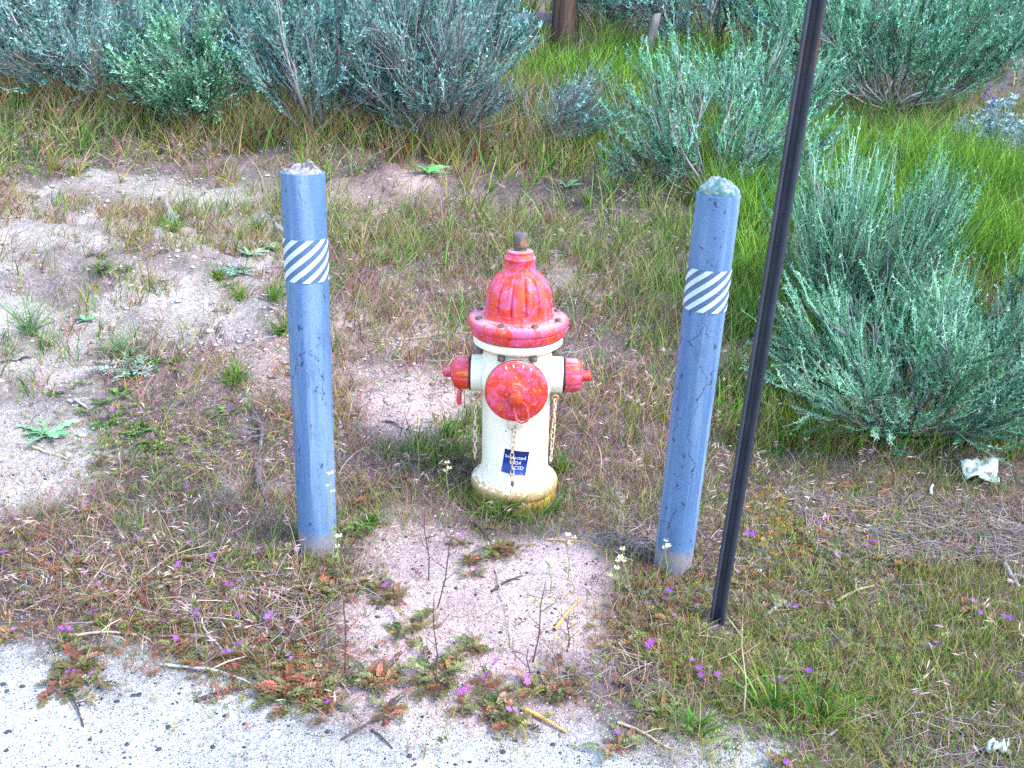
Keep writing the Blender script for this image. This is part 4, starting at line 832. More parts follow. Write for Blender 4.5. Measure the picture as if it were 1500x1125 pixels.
# ------------------------------------------------------------------ filaree plants with purple flowers
FLOWERS = [(34,771),(3,809),(112,810),(200,789),(205,803),(276,793),(308,814),(325,795),(312,820),(257,830),(334,832),(380,804),(400,838),(408,839),(355,875),(332,855),(351,851),(433,806),(142,857),(140,895),(19,922),(101,922),(189,900),(256,890),(288,896),(290,903),(240,910),(262,904),(348,903),(391,905),(257,935),(284,933),(293,957),(336,955),(352,943),(423,959),(480,1028),(98,985),(135,986),(563,858),(576,862),(678,780),(697,833),(714,987),(726,969),(674,1013),(577,1030),(755,1040),(905,1073),(949,945),(988,902),(974,872),(980,865),(772,999),(1081,780),(1095,780),(1080,837),(1250,753),(1201,766),(1227,815),(1268,800),(1283,793),(1330,812),(1433,803),(1154,934),(1157,887),(1050,988),(1024,979),(1014,967),(1142,993),(1186,982),(1374,942),(1436,897),(1472,903),(1427,881),(1440,862),(1152,1117),(1220,888),(133,382),(152,389),(184,386),(349,389),(340,405),(187,513),(225,521),(250,520),(189,536),(200,545),(109,548),(86,572),(178,571),(148,580),(124,596),(164,602),(153,611),(198,614),(223,638),(144,672),(126,736),(273,714),(337,600),(57,178),(27,176),(20,192),(31,221),(97,203),(127,190),(137,198),(90,195),(115,216),(132,237),(117,246),(85,238),(53,282),(140,369),(236,216),(476,261),(1247,127),(1283,163),(1308,162),(1181,586),(1195,575),(645,668),(543,700),(530,720)]
def flower_mesh(seed):
    b = Bag(); r_ = np.random.default_rng(seed); base = np.array([(0.34, 0.09, 0.40), (0.27, 0.07, 0.37), (0.40, 0.16, 0.45)][seed % 3])
    for f in range(1 + seed % 2):
        o = np.array([0.006, 0.004, -0.003]) * f * 2
        for k in range(5):
            a = k * 2 * PI / 5 + seed; d = np.array([math.cos(a), math.sin(a), 0.35]); s = np.array([-math.sin(a), math.cos(a), 0]); l = 0.0085
            v = [o, o + d * l * 0.5 + s * 0.0026, o + d * l * 0.9 + s * 0.0022, o + d * l, o + d * l * 0.9 - s * 0.0022, o + d * l * 0.5 - s * 0.0026]
            b.add(v, q=[[0, 1, 2, 3], [0, 3, 4, 5]], c=base * r_.uniform(0.8, 1.2))
        b.add(np.array([[1, 0, 0.5], [0, 1, 0.5], [-1, 0, 0.5], [0, -1, 0.5], [0, 0, 1.2], [0, 0, -1]]) * 0.0016 + o, t=[[0, 1, 4], [1, 2, 4], [2, 3, 4], [3, 0, 4], [1, 0, 5], [2, 1, 5], [3, 2, 5], [0, 3, 5]], c=(0.5, 0.3, 0.45))
    return b.mesh('flower')
FM = [flower_mesh(i) for i in range(6)]
def rosette_mesh(n, L, pal, lift=(0.1, 0.7), pairs=6, stems=True):
    b = Bag(); az = np.arange(n) * 2.39996 + rng.normal(size=n) * 0.2
    ln = rng.uniform(0.55, 1.1, n) * L
    fern(b, np.c_[rng.normal(size=(n, 2)) * L * 0.22, np.full(n, 0.004)], az, ln, palette(pal, n, 0.3), rng.uniform(*lift, n), pairs, 0.30)
    return b.mesh('leaf_rosette')
RED = [(0.23, 0.075, 0.05), (0.18, 0.09, 0.055), (0.17, 0.13, 0.06), (0.13, 0.13, 0.06), (0.11, 0.12, 0.05), (0.24, 0.13, 0.08)]
OLV = [(0.12, 0.15, 0.05), (0.17, 0.16, 0.06), (0.10, 0.13, 0.05), (0.22, 0.12, 0.06), (0.20, 0.15, 0.09)]
GRN = [(0.09, 0.18, 0.05), (0.13, 0.21, 0.065), (0.075, 0.14, 0.05)]
RM = {k: [rosette_mesh(rng.integers(13, 24), 0.05, p, (0.05, 1.1), 9) for _ in range(6)] for k, p in (('red', RED), ('olive', OLV), ('green', GRN))}
def region(x, y):
    if y > 930 and x < 480: return 'red', 'red-leaved purple filaree at the grass edge along the pale shoulder', 'filaree along the shoulder edge'
    if x < 480 and y > 660: return 'olive', 'purple filaree in the brown grass left of the left post', 'filaree in the lower left grass'
    if 480 <= x < 930 and y > 640: return 'red', 'small purple filaree on the sand in front of the hydrant', 'filaree on the sandy patch'
    if y > 700: return 'olive', 'purple filaree in the matted grass around the dark post foot', 'filaree in the lower right grass'
    if x < 480 and y > 300: return 'green', 'purple filaree on the bare sandy bank at left', 'filaree on the left bank'
    if x < 600: return 'green', 'purple filaree in green grass below the upper left sagebrush', 'filaree at the upper left'
    return 'green', 'purple filaree among the grass beside the right-hand shrubs', 'filaree by the right shrubs'
MARKS = [('the left post foot', 470, 815), ('the hydrant foot', 752, 745), ('the right post foot', 985, 835), ('the dark post foot', 1049, 915), ('the gnarled dead root', 380, 670), ('the lone red cushion', 120, 985), ('the shoulder corner cushion', 450, 1020), ('the thistle rosette', 72, 638), ('the edge bunchgrass', 45, 490), ('the blue-green vetch', 185, 545), ('the dug soil mound', 400, 520), ('the crumpled white scrap', 1430, 705), ('the bottom right scrap', 1457, 1110), ('the grey split stump', 250, 330), ('the broad olive cushion', 650, 1000), ('the upper left sagebrush', 110, 140), ('the upright feathery shrub', 1240, 470), ('the bent silver stick', 1481, 848), ('the long arching tuft', 1130, 1040), ('the rounded bank tuft', 150, 400), ('the dark forked twig', 335, 1015), ('the tan shoulder twig', 142, 933), ('the yellow dry stalk', 308, 862)]
def whereabouts(x, y):
    n, mx, my = min(MARKS, key=lambda m: math.hypot(m[1] - x, m[2] - y)); dx, dy = x - mx, y - my; d = math.hypot(dx, dy)
    side = ('right of' if dx > 0 else 'left of') if abs(dx) > abs(dy) else ('below' if dy > 0 else 'above')
    return ('close ' if d < 45 else 'well ' if d > 150 else '') + side + ' ' + n
def single_out(items):
    '''items: (object, label, photo x): same labels are told apart by their order from the left'''
    by = {}
    for o, lab, x in items: by.setdefault(lab, []).append((x, o))
    words = ['leftmost', 'second from left', 'third from left', 'fourth from left', 'fifth from left', 'sixth from left', 'seventh from left', 'eighth from left', 'ninth from left']
    for lab, L in by.items():
        L.sort(key=lambda q: q[0])
        for k, (x, o) in enumerate(L):
            o['label'] = lab if len(L) == 1 else lab + ', ' + ((('the left one', 'the right one')[k]) if len(L) == 2 else words[min(k, 8)])
def build_filaree():
    done = []; info = {}
    for i, (fx, fy) in enumerate(FLOWERS):
        G = px(fx, fy); h = rng.uniform(0.02, 0.05); G2 = px(fx + rng.normal() * 4, fy + h * ppm(G) * 0.9)
        near = [d for d in done if (d[0] - G2[0]) ** 2 + (d[1] - G2[1]) ** 2 < 0.05 ** 2]
        kind, lab, grp = region(fx, fy)
        if near: t, T = near[0][2], near[0][3]
        else:
            t = thing('filaree', lab, 'wildflower', G2, (0, 0, rng.uniform(0, 6)), grp); T = G2
            o = obj('leaf_rosette', RM[kind][i % 6], M_LEAF, t); s = rng.uniform(0.75, 1.25) * (1 + 0.12 * max(G2[1] - 3, 0)); o.scale = (s, s, s)
            done.append((G2[0], G2[1], t, G2)); info[t.name] = [t, kind, fx, fy, 0]
        info[t.name][4] += 1
        # flower stands on the sight line at height h over its own spot
        d = ray(fx, fy); k = (T[1] - CP[1]) / d[1]; F = CP + k * d
        loc = Matrix.Rotation(-t.rotation_euler.z, 3, 'Z') @ Vector(F - T)
        stem = Bag(); e = np.array(loc); stem.tubes(np.array([[[0, 0, 0], e * [0.4, 0.4, 0.6], e]]), np.array([[0.0011, 0.0009, 0.0007]]), (0.3, 0.14, 0.08), 3)
        so = obj('flower_stem', stem.mesh('flower_stem'), M_LEAF, t)
        f = obj('flower', FM[i % 6], M_PETAL, so, loc, (rng.uniform(-0.1, 0.7), rng.uniform(-0.4, 0.4), rng.uniform(0, 6)))
        s = rng.uniform(0.85, 1.15) * (1 + 0.12 * max(T[1] - 2.5, 0)); f.scale = (s, s, s)
    cw = {'red': 'red-leaved', 'olive': 'olive-leaved', 'green': 'green-leaved'}; nw = {1: 'one purple flower', 2: 'two purple flowers', 3: 'three purple flowers'}
    single_out([(t, cw[k] + ' filaree, ' + nw.get(n, 'several purple flowers') + ', ' + whereabouts(x, y), x) for t, k, x, y, n in info.values()])
build_filaree()
# leaf-only rosettes on the sand patch: red and olive cushions
def build_cushions():
    spots = [(120, 985, 'red', 1.1, 'lone red filaree cushion on the pale shoulder at lower left'),
             (540, 862, 'olive', 1.1, 'olive filaree cushion right of the left post foot, nearest the sand'), (690, 828, 'red', 0.7, 'tiny bright red seedling on the sand below the hydrant'),
             (585, 870, 'red', 0.8, 'small red and olive cushion beside two purple flowers on the sand'), (610, 920, 'olive', 1.0, 'olive cushion left of the thin dark weed stalk'),
             (560, 1010, 'red', 1.3, 'red-edged filaree cushion at the sand edge, left of centre'), (650, 1000, 'olive', 1.4, 'broad olive cushion at the front of the sandy patch'),
             (690, 960, 'olive', 1.2, 'yellow-olive tuft cushion in the middle of the sandy patch'), (740, 1040, 'olive', 1.2, 'olive cushion with a red leaf at the bottom centre'),
             (830, 1020, 'red', 1.1, 'red-tipped cushion at the bottom, right of centre'), (740, 815, 'olive', 1.2, 'orange-olive cushion directly below the hydrant'),
             (960, 1045, 'olive', 1.0, 'olive rosette at the bottom right of the sandy patch'), (450, 1020, 'red', 1.6, 'largest red-olive cushion at the corner of the shoulder'),
             (520, 780, 'green', 1.0, 'green weed cushion against the foot of the left post'), (470, 870, 'olive', 1.2, 'olive cushion below the left post foot')]
    for x, y, kind, s, lab in spots:
        P = px(x, y); t = thing('filaree', lab, 'wildflower', P, (0, 0, rng.uniform(0, 6)), 'leafy filaree cushions on the sand')
        for j in range(3):
            o = obj('leaf_rosette', RM[kind if j else random.choice(['red', 'olive', kind])][random.randrange(6)], M_LEAF, t, (rng.normal() * 0.018 * s, rng.normal() * 0.015 * s, 0.004 * j), (0, 0, rng.uniform(0, 6))); k = s * rng.uniform(0.7, 1.0); o.scale = (k, k, k)
build_cushions()

# ------------------------------------------------------------------ countable tufts, weeds, stalks
def build_tufts():
    T = [(45, 490, 70, 0.10, 0.26, 'bluish bunchgrass tuft at the left photo edge on bare sand'), (70, 505, 26, 0.04, 0.1, 'small grey-green tuft beside the edge bunchgrass'),
         (175, 520, 60, 0.06, 0.16, 'green tuft with purple flowers in the middle of the bare bank'), (345, 560, 60, 0.05, 0.14, 'bright green grass tuft below the soil mound'),
         (410, 490, 40, 0.06, 0.15, 'green tuft half hidden by the left blue post'), (150, 400, 46, 0.05, 0.11, 'rounded green tuft with purple flowers on the upper bank'),
         (255, 340, 40, 0.06, 0.16, 'pale green tuft growing at the dead stump'), (320, 410, 40, 0.05, 0.12, 'olive tuft left of the striped band on the upper bank'),
         (375, 340, 44, 0.06, 0.16, 'tall olive tuft left of the top of the left post'), (350, 440, 30, 0.05, 0.12, 'short yellow-green tuft above the soil mound'),
         (400, 440, 34, 0.06, 0.14, 'orange-based tuft touching the left post'), (60, 640, 8, 0.04, 0.1, 'few thin blades beside the thistle rosette'),
         (450, 255, 40, 0.08, 0.2, 'spiky green tuft behind the top of the left post'), (15, 520, 24, 0.05, 0.12, 'flat green tuft cut by the left photo edge'),
         (1130, 1040, 26, 0.07, 0.17, 'long arching green tuft at the bottom, right of the dark post'), (1200, 1060, 26, 0.07, 0.17, 'second long green tuft at the bottom right'), (1020, 1075, 20, 0.05, 0.12, 'green tuft at the bottom where sand meets grass'),
         (655, 640, 40, 0.06, 0.13, 'green tuft left of the hydrant barrel'), (735, 760, 60, 0.06, 0.15, 'green blades standing before the hydrant foot'), (825, 690, 30, 0.05, 0.1, 'short tuft right of the hydrant foot'),
         (860, 300, 40, 0.07, 0.18, 'yellow-green tuft uphill, right above the hydrant'), (545, 770, 34, 0.04, 0.09, 'green tuft on the sand right of the left post')]
    for x, y, n, h0, h1, lab in T:
        P = px(x, y); t = thing('grass_tuft', lab, 'grass tuft', P, group='single grass tufts')
        b = Bag(); r = rng.normal(size=(n * 2, 3)) * [0.014, 0.012, 0]; r[:, 2] = 0
        cols = [(0.15, 0.27, 0.13), (0.20, 0.32, 0.18), (0.12, 0.2, 0.09), (0.3, 0.3, 0.2)] if x < 200 and y > 450 else GREEN
        grow(b, r, h0, h1, 0.0036, cols, 0.6, 0.6, 5)
        obj('blades', b.mesh('blades'), M_LEAF, t)
build_tufts()
def broad_mesh(n, L, wd, cols, jag=0.0, lift=(0.25, 0.8)):
    b = Bag()
    for k in range(n):
        a = k * 2.39996; ll = L * random.uniform(0.65, 1.1); lf = random.uniform(*lift); K = 9
        t = np.linspace(0, 1, K); w_ = wd * np.sin(PI * np.clip(t * 0.94 + 0.06, 0, 1)) ** 0.7 * (1 + jag * np.where(np.arange(K) % 2, 0.6, -0.5))
        P = np.stack([np.cos(a) * t * ll, np.sin(a) * t * ll, 0.004 + lf * ll * (t - 0.55 * t * t)], 1)[None]
        c = palette(cols, 1, 0.15)
        b.ribbons(P, w_[None], np.array([[-math.sin(a), math.cos(a), 0.25]]), c)
    return b.mesh('leaf_rosette')
def build_weeds():
    LIME = [(0.14, 0.34, 0.15), (0.18, 0.4, 0.2), (0.11, 0.28, 0.13)]; PALE = [(0.24, 0.4, 0.26), (0.3, 0.45, 0.3)]
    W = [(124, 470, 7, 0.05, 0.022, LIME, 0, 'small smooth-leaved green rosette on the bare sand by the edge bunchgrass'), (72, 638, 8, 0.11, 0.026, LIME, 0.8, 'jagged thistle rosette on the lower left sand'),
         (628, 255, 12, 0.17, 0.03, [(0.12, 0.36, 0.1), (0.16, 0.42, 0.13)], 0.7, 'bright green leafy weed alone on the slope behind the hydrant'), (365, 375, 12, 0.11, 0.02, PALE, 0.7, 'pale green lobed weed left of the striped band'),
         (395, 365, 8, 0.09, 0.02, PALE, 0.7, 'smaller pale lobed weed touching the left post outline'), (830, 275, 7, 0.12, 0.022, [(0.16, 0.4, 0.12)], 0.2, 'yellow-green weed on the slope right of the hydrant top'),
         (985, 1060, 10, 0.06, 0.012, [(0.08, 0.14, 0.05), (0.12, 0.15, 0.06)], 0.5, 'low dark weed at the bottom edge, right of the sand')]
    for x, y, n, L, wd, cols, jag, lab in W:
        t = thing('weed', lab, 'weed', px(x, y), (0, 0, random.uniform(0, 6))); obj('leaf_rosette', broad_mesh(n, L, wd, cols, jag), M_LEAF, t)
    # blue-green vetch with pinnate leaves on the bank
    for x, y, s, lab in ((185, 545, 1.7, 'blue-green vetch with feathery leaves in the middle of the bank'), (345, 400, 1.0, 'small blue-green vetch on the upper bank near the left post')):
        b = Bag(); n = 16; fern(b, np.zeros((n, 3)) + [0, 0, 0.01], np.arange(n) * 2.4, rng.uniform(0.05, 0.10, n) * s, palette([(0.2, 0.36, 0.28), (0.26, 0.42, 0.34)], n, 0.15), rng.uniform(0.1, 0.6, n), 8, 0.26)
        t = thing('vetch', lab, 'weed', px(x, y)); obj('leaf_rosette', b.mesh('leaf_rosette'), M_LEAF, t)
    # slender stalks with pale yellow flowers
    S = [(655, 742, 655, 678, 'pale yellow wildflower stalk left of the hydrant foot'), (612, 700, 612, 612, 'cream wildflower stalk on the sand left of the hydrant'), (487, 835, 484, 694, 'thin flower stalk standing before the left post'),
         (905, 880, 905, 822, 'yellow-flowered stalk left of the right post foot, tallest of the cluster'), (920, 865, 912, 805, 'yellow-flowered stalk nearest the right post foot'), (832, 850, 832, 784, 'cream-flowered stalk below right of the hydrant'), (806, 870, 806, 821, 'short cream-flowered stalk on the sand right of centre'), (975, 850, 976, 792, 'green flower stalk in front of the right post'),
         (493, 850, 497, 786, 'short pale flower stalk at the left post foot')]
    for x0, y0, x1, y1, lab in S:
        P = px(x0, y0); d = ray(x1, y1); k = (P[1] - CP[1]) / d[1]; e = CP + k * d - P
        t = thing('wildflower_stalk', lab, 'wildflower', P, group='pale yellow wildflower stalks')
        b = Bag(); b.tubes(np.array([[[0, 0, 0], e * 0.35 + [0.004, 0, 0], e * 0.7 - [0.003, 0, 0], e]]), np.array([[0.0018, 0.0015, 0.0013, 0.001]]), (0.26, 0.28, 0.12), 4)
        m = 7; f = rng.uniform(0.1, 0.8, m); b.leaves(e[None] * f[:, None], norm(rng.normal(size=(m, 3)) * [1, 1, 0.3] + [0, 0, 0.5]), 0.022, 0.005, palette(GRN, m))
        obj('stem', b.mesh('stem'), M_LEAF, t)
        for j in range(3):
            fb = Bag(); c = e * (1 - 0.12 * j) + rng.normal(size=3) * 0.006 * j
            for q in range(6):
                a = q * PI / 3; fb.leaves(c[None], norm(np.array([[math.cos(a), math.sin(a) - 0.3, 0.5]])), 0.011, 0.006, palette([(0.80, 0.76, 0.34), (0.85, 0.82, 0.55)], 1, 0.1))
            obj('flower', fb.mesh('flower'), M_PETAL, t)
    # bare dark weed stalks
    S = [(505, 985, 500, 795, 'dark bare weed stalk just right of the left post foot'), (638, 1005, 636, 870, 'tall dark forked weed stalk in the middle of the sand'), (640, 890, 668, 765, 'thin dark stalk slanting towards the hydrant'), (628, 850, 622, 750, 'slim red-brown stalk left of the hydrant on the sand'), (780, 970, 800, 850, 'dark stalk leaning right on the sandy patch'), (772, 1000, 774, 950, 'short dark stalk near the front of the sand'), (830, 955, 834, 900, 'short dark stalk at the right side of the sand'), (1090, 1050, 1088, 900, 'pale straw stalk standing right of the dark post foot')]
    for x0, y0, x1, y1, lab in S:
        P = px(x0, y0); d = ray(x1, y1); k = (P[1] + 0.01 - CP[1]) / d[1]; e = CP + k * d - P
        col = np.array((0.45, 0.36, 0.24) if 'straw' in lab else (0.10, 0.06, 0.065))
        t = thing('weed_stalk', lab, 'weed', P, group='bare weed stalks'); b = Bag()
        b.tubes(np.array([[[0, 0, -0.01], e * 0.35 + [0.005, 0, 0], e * 0.7 - [0.003, 0, 0], e]]), np.array([[0.0022, 0.0018, 0.0014, 0.0008]]), col, 5)
        obj('stem', b.mesh('stem', True), M_TWIG, t)
        for j in range(4):
            f = 0.3 + 0.16 * j; q = e * f; dd = np.array([(-1) ** j * 0.03, rng.normal() * 0.015, 0.03]) * rng.uniform(0.6, 1.3); b = Bag()
            b.tubes(np.array([[q, q + dd * 0.5, q + dd]]), np.array([[0.0012, 0.001, 0.0006]]), col, 4)
            obj('side_shoot', b.mesh('side_shoot', True), M_TWIG, t)
build_weeds()

# ------------------------------------------------------------------ sticks, dead wood, stones, scraps
def build_sticks():
    S = [((85, 935), (200, 932), 0.004, 'T', 'tan straw-like twig along the upper edge of the shoulder'), ((235, 975), (375, 1008), 0.004, 'G', 'long grey twig on the edge of the shoulder'), ((290, 1028), (380, 1005), 0.005, 'D', 'dark forked twig lying on the pale shoulder'),
         ((118, 955), (152, 984), 0.005, 'D', 'dark twig above the red cushion on the shoulder'), ((100, 1005), (122, 1065), 0.003, 'D', 'thin dark twig below the red cushion on the shoulder'), ((125, 870), (160, 815), 0.003, 'T', 'pale upright straw twig in the lower left grass'),
         ((180, 870), (300, 780), 0.0025, 'T', 'fine tan stem across the lower left grass'), ((250, 865), (330, 960), 0.003, 'G', 'grey stem slanting over the filaree carpet'), ((300, 880), (316, 845), 0.005, 'Y', 'yellow dry stalk in the lower left filaree'),
         ((100, 588), (128, 600), 0.006, 'G', 'short curved grey stick on the lower left sand'), ((45, 655), (100, 675), 0.004, 'T', 'pair of tan straws below the thistle'), ((0, 532), (45, 525), 0.004, 'D', 'dark twig at the left photo edge'), ((0, 358), (32, 340), 0.008, 'G', 'grey stick at the left photo edge on the upper bank'),
         ((800, 792), (900, 808), 0.003, 'Y', 'orange straw lying right of the hydrant foot'), ((812, 925), (850, 880), 0.005, 'Y', 'tan broken straw bundle at the right of the sand'), ((690, 765), (722, 800), 0.005, 'D', 'dark twig at the hydrant foot'), ((720, 868), (765, 845), 0.004, 'D', 'dark twig on the sand below the hydrant'),
         ((770, 1042), (830, 1075), 0.005, 'Y', 'brown flat stick near the bottom centre'), ((500, 1085), (580, 1035), 0.003, 'D', 'purple-grey stem at the bottom left of centre'), ((545, 1070), (575, 1098), 0.003, 'D', 'short thin twig on the sand at the bottom'), ((725, 835), (748, 950), 0.0025, 'T', 'thin reddish stem lying down the sandy patch'),
         ((1118, 908), (1152, 882), 0.006, 'G', 'grey stick right of the dark post foot'), ((1225, 883), (1280, 860), 0.005, 'T', 'pale stick in the matted grass at lower right'), ((1470, 830), (1492, 865), 0.009, 'G', 'bent silver stick at the right photo edge'), ((1363, 728), (1366, 712), 0.006, 'P', 'tiny white peg-like stick left of the white scrap'),
         ((1290, 645), (1302, 672), 0.005, 'G', 'grey twig below the right sagebrush'), ((640, 335), (600, 370), 0.005, 'D', 'short dark twig uphill left of the hydrant top'), ((865, 285), (905, 330), 0.005, 'G', 'thin grey twig uphill right of the hydrant'), ((585, 500), (700, 488), 0.003, 'T', 'long pale stem lying behind the hydrant bonnet'), ((620, 570), (672, 520), 0.0025, 'T', 'pale branching stem beside the left hydrant cap'),
         ((565, 618), (590, 630), 0.004, 'D', 'dark crumb of twig on the pink soil'), ((850, 470), (880, 500), 0.004, 'G', 'grey twig in grass right of the hydrant bonnet'), ((960, 790), (935, 815), 0.004, 'G', 'grey straw heap twig at the right post foot'), ((1140, 1000), (1185, 985), 0.003, 'G', 'grey stem in the bottom right grass'), ((1205, 1085), (1300, 1040), 0.003, 'G', 'long grey stem across the bottom right grass'), ((905, 1060), (985, 1100), 0.003, 'T', 'pale stem across the sand edge at the bottom')]
    C = {'T': (0.46, 0.36, 0.25), 'G': (0.40, 0.37, 0.38), 'D': (0.075, 0.06, 0.065), 'Y': (0.50, 0.30, 0.10), 'P': (0.75, 0.75, 0.72)}
    for a, b_, r, k, lab in S:
        A, E_ = px(*a), px(*b_); n = 9; f = np.linspace(0, 1, n)[:, None]; P = A * (1 - f) + E_ * f
        L = np.linalg.norm(E_ - A); P[:, :2] += np.cumsum(rng.normal(size=(n, 2)), 0) * L * 0.012 * (f * (1 - f) * 4)
        P[:, 2] = terrain(P[:, 0], P[:, 1]) + r + 0.012 * np.sin(PI * f[:, 0]) * min(1, L * 3); P -= A
        t = tag(bpy.data.objects.new('twig', None), lab, 'twig', 'loose twigs and straws'); COL.objects.link(t); t.location = A; t.empty_display_size = 0.03
        g = Bag(); g.tubes(P[None], (r * np.linspace(1, 0.55, n) * rng.uniform(0.8, 1.2, n))[None], C[k], 6); obj('shaft', g.mesh('shaft', True), M_TWIG, t)
        if L > 0.05 and k in 'GDT':
            g = Bag(); i = 4; dv = P[6] - P[4]; sd = np.cross(dv, [0, 0, 1]) * random.choice((-1, 1)); q = P[i]; e = q + dv * 0.9 + sd * 0.9 + [0, 0, 0.012]
            g.tubes(np.array([[q, (q + e) / 2 + [0, 0, 0.004], e]]), np.array([[r * 0.6, r * 0.5, r * 0.3]]), C[k], 5); obj('fork', g.mesh('fork', True), M_TWIG, t)
build_sticks()
def gnarled(name, label, cat, pts, rad, col, extra=()):
    P = np.array([px(x, y) + [0, 0, h] for x, y, h in pts]); A = P[0].copy(); A[2] -= pts[0][2]
    K = 4 * (len(P) - 1) + 1; f = np.linspace(0, len(P) - 1, K); i = np.minimum(f.astype(int), len(P) - 2); u = (f - i)[:, None]
    Q = P[i] * (1 - u) + P[i + 1] * u + rng.normal(size=(K, 3)) * 0.0035; R = np.interp(f, np.arange(len(P)), rad) * rng.uniform(0.6, 1.3, K)
    t = thing(name, label, cat, A); g = Bag(); g.tubes((Q - A)[None], R[None], col, 8); obj('trunk', g.mesh('trunk', True), M_TWIG, t)
    for a, ex in extra:
        q = Q[a] - A; e = q + np.array(ex); g = Bag(); g.tubes(np.array([[q, q * 0.6 + e * 0.4 + rng.normal(size=3) * 0.006, q * 0.25 + e * 0.75 + rng.normal(size=3) * 0.006, e]]), np.array([[0.007, 0.006, 0.004, 0.002]]) * (rad[0] / 0.008 if rad[0] > 0.012 else 0.8), col, 6); obj('branch', g.mesh('branch', True), M_TWIG, t)
gnarled('dead_root', 'gnarled grey dead root lying left of the left blue post', 'dead wood', [(358, 590, 0.03), (378, 622, 0.03), (386, 640, 0.02), (380, 675, 0.02), (376, 700, 0.03), (384, 720, 0.02), (394, 745, 0.0)], [0.003, 0.006, 0.009, 0.005, 0.009, 0.006, 0.002], (0.11, 0.10, 0.11), [(7, (-0.06, -0.05, 0.02)), (6, (-0.06, 0.0, 0.03)), (18, (0.03, -0.09, 0.01)), (9, (-0.05, -0.07, 0.0))])
gnarled('dead_stump', 'weathered grey split stump on the upper left bank', 'dead wood', [(248, 338, 0.0), (252, 330, 0.06), (246, 322, 0.12)], [0.022, 0.018, 0.008], (0.24, 0.22, 0.22), [(2, (0.05, 0.01, 0.03)), (3, (0.04, -0.03, -0.04))])
gnarled('dead_branch', 'silver dead branch leaning behind the left blue post', 'dead wood', [(430, 362, 0.02), (410, 345, 0.05), (392, 325, 0.02)], [0.014, 0.011, 0.005], (0.24, 0.22, 0.23), [(3, (-0.05, 0.06, 0.02))])
gnarled('broken_stump', 'bleached splintered stub in the shrub behind the right post', 'dead wood', [(985, 118, 0.0), (982, 110, 0.12), (975, 104, 0.26)], [0.04, 0.036, 0.012], (0.22, 0.22, 0.25), [(3, (0.06, 0.0, 0.12)), (2, (-0.08, 0.0, 0.14))])
def plank(name, label, cat, base_px, top_off, w_, d_, mat, h, twist=0.2, part='shaft', jag=0.03):
    P = px(*base_px); t = thing(name, label, cat, (P[0], P[1], P[2] - 0.05))
    K = 7; v = []
    for k in range(K):
        f = k / (K - 1); z = f * (h + 0.05); s = 1 - 0.08 * f
        for i, (sx, sy) in enumerate(((-1, -1), (1, -1), (1, 1), (-1, 1))):
            ca, sa = math.cos(twist), math.sin(twist); x, y = sx * w_ / 2 * s * rng.uniform(0.93, 1.05), sy * d_ / 2 * s
            zz = z + (jag * rng.uniform(-1, 1) if k == K - 1 else 0)
            v.append((x * ca - y * sa + top_off[0] * f, x * sa + y * ca + top_off[1] * f, zz))
    q = [[k * 4 + j, k * 4 + (j + 1) % 4, (k + 1) * 4 + (j + 1) % 4, (k + 1) * 4 + j] for k in range(K - 1) for j in range(4)] + [[(K - 1) * 4 + j for j in range(4)]]
    obj(part, mesh_np(part, v, q), mat, t); return t
plank('fence_post', 'thick dark brown timber fence post at the top centre', 'fence post', (822, 82), (0.0, 0), 0.21, 0.2, M_TIE, 1.5, 0.15, 'timber')
plank('wooden_stake', 'weathered grey leaning stake right of the timber fence post', 'stake', (940, 103), (0.10, 0), 0.085, 0.05, M_GREYWOOD, 0.52, 0.2)
plank('broken_stake', 'thin yellow broken stake below the silver sagebrush', 'stake', (564, 188), (0.04, 0), 0.03, 0.02, M_TANWOOD, 0.24, 0.3, 'shaft', 0.04)
def rail():
    a, b_ = px(822, 82), px(735, 84); t = thing('fence_rail', 'grey horizontal board running left from the timber fence post', 'fence rail', (a[0] - 0.1, a[1] + 0.12, a[2] + 0.36)); L = 0.75; v = []
    for k in range(5):
        for y, z in ((-0.02, -0.05), (0.02, -0.05), (0.02, 0.05), (-0.02, 0.05)): v.append((-L * k / 4, y, z + rng.normal() * 0.004 - 0.01 * k))
    q = [[k * 4 + j, k * 4 + (j + 1) % 4, (k + 1) * 4 + (j + 1) % 4, (k + 1) * 4 + j] for k in range(4) for j in range(4)] + [[0, 1, 2, 3], [16, 17, 18, 19]]
    obj('board', mesh_np('board', v, q), M_GREYWOOD, t)
rail()
def lump(name, label, cat, xy, size, mat, group=None, part='body', seed=0, sink=0.3):
    P = px(*xy); n, m = 12, 7; r_ = np.random.default_rng(seed + 5); v = []
    for i in range(m + 1):
        th = PI * i / m
        for j in range(n):
            ph = 2 * PI * j / n; k = 1 + 0.3 * float(fbm(2 * math.cos(ph) * math.sin(th) + seed, 2 * math.sin(ph) * math.sin(th) + 2 * math.cos(th), seed, 3))
            v.append((size[0] * k * math.sin(th) * math.cos(ph), size[1] * k * math.sin(th) * math.sin(ph), size[2] * k * math.cos(th)))
    q = [[i * n + j, i * n + (j + 1) % n, (i + 1) * n + (j + 1) % n, (i + 1) * n + j] for i in range(m) for j in range(n)]
    o = obj(name, mesh_np(name, v, q), mat, None, (P[0], P[1], P[2] + size[2] * (0.5 - sink))); tag(o, label, cat, group); return o
lump('rock', 'small beige rock in the green grass at the top, left of the leaning stake', 'rock', (908, 160), (0.07, 0.05, 0.05), M_STONE, seed=3)
PEB = []
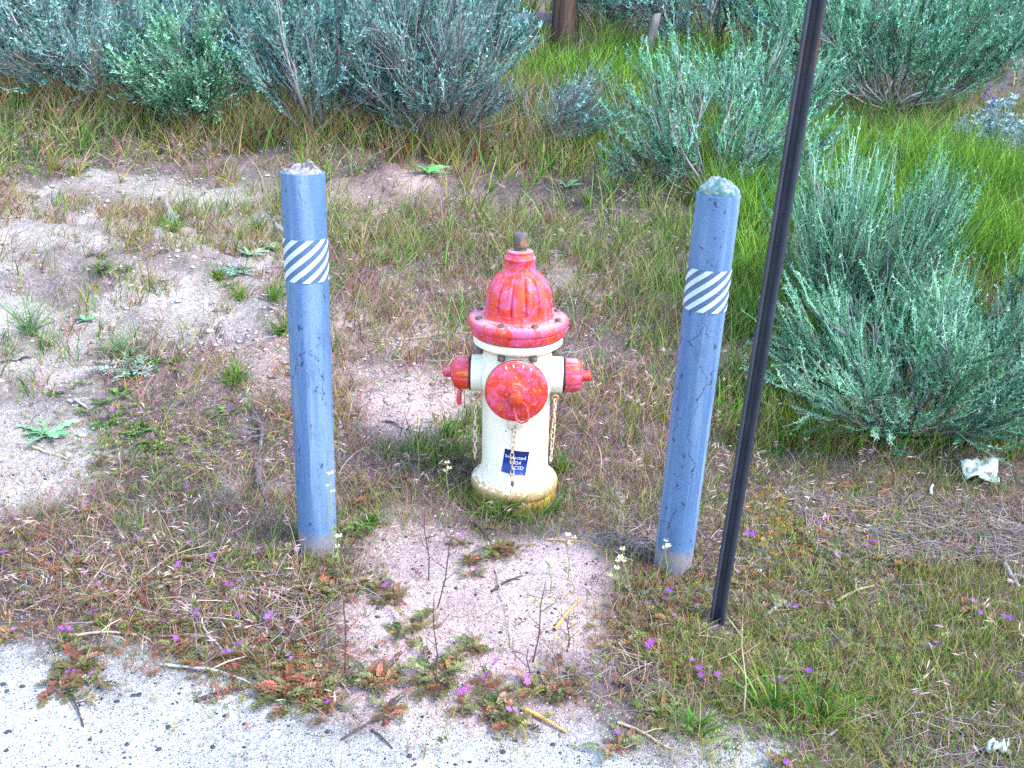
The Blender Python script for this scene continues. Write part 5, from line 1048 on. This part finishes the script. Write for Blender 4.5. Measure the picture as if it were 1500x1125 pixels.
for k, (x, y) in enumerate([(5, 1003), (33, 1006), (10, 1013), (89, 997), (197, 1019), (204, 1018), (171, 1028), (132, 1084), (12, 1073), (186, 1091), (247, 1065), (312, 1095), (358, 1061), (290, 1027), (233, 1098), (480, 1072), (553, 904), (553, 892), (552, 948), (590, 901), (697, 872), (733, 927), (600, 1108), (737, 1102), (810, 1091), (726, 1083), (755, 1085), (562, 1062), (605, 834), (660, 1000)]):
    PEB.append((lump('pebble', 'dark pebble lying loose on the pale sand', 'pebble', (x, y), (0.0055 * random.uniform(0.7, 1.4), 0.005 * random.uniform(0.7, 1.2), 0.004), M_DARKSTONE, 'dark pebbles on the sand', seed=k), 'dark pebble ' + whereabouts(x, y), x))
single_out(PEB)
lump('pebble', 'blue-grey pebble below the red cushion on the shoulder, largest pebble there', 'pebble', (90, 1013), (0.012, 0.008, 0.006), flat('blue_grey_stone', (0.16, 0.2, 0.27), 0.8), 'dark pebbles on the sand', seed=60)
for x, y, s, lab in ((93, 1038, 0.012, 'pale oval chip on the shoulder below the red cushion'), (403, 1075, 0.012, 'pale oval chip at the bottom, below the largest cushion'), (337, 932, 0.008, 'white fleck in the filaree carpet at lower left'), (700, 1023, 0.008, 'cream chip by the broad olive cushion')):
    lump('stone_chip', lab, 'chip', (x, y), (s, s * 0.6, s * 0.35), M_PALECHIP, 'pale chips', seed=int(x))
def scrap(label, corners, hgt, seed):
    A = px(*corners[0]); r_ = np.random.default_rng(seed); W_ = [px(*c) for c in corners]; n, m = 14, 8; v = []
    for s in (0.0, -0.004):
        for i in range(m):
            for j in range(n):
                a, b_ = j / (n - 1), i / (m - 1); p = (W_[0] * (1 - a) + W_[1] * a) * (1 - b_) + (W_[3] * (1 - a) + W_[2] * a) * b_
                x, y = p[0] + 0.012 * float(vnoise(a * 6, b_ * 6, seed)), p[1] + 0.012 * float(vnoise(a * 7, b_ * 7, seed + 3))
                v.append((x - A[0], y - A[1], zg(x, y) - A[2] + 0.012 + hgt * b_ + 0.035 * float(fbm(a * 4, b_ * 4, seed + 9, 3)) + 0.015 + s))
    N = n * m; q = [[i * n + j, i * n + j + 1, (i + 1) * n + j + 1, (i + 1) * n + j] for i in range(m - 1) for j in range(n - 1)]
    q += [[d + N for d in reversed(f)] for f in q]; rim = [j for j in range(n)] + [i * n + n - 1 for i in range(1, m)] + [(m - 1) * n + j for j in range(n - 2, -1, -1)] + [i * n for i in range(m - 2, 0, -1)]
    q += [[rim[(k + 1) % len(rim)], rim[k], rim[k] + N, rim[(k + 1) % len(rim)] + N] for k in range(len(rim))]
    tag(obj('litter_scrap', mesh_np('litter_scrap', v, q, smooth=True), M_SCRAP, None, A), label, 'scrap')
scrap('crumpled white scrap on the grass below the right sagebrush', [(1412, 712), (1462, 714), (1452, 692), (1402, 697)], 0.035, 4)
scrap('flat white scrap at the bottom right corner', [(1440, 1116), (1478, 1114), (1470, 1104), (1438, 1107)], 0.01, 8)
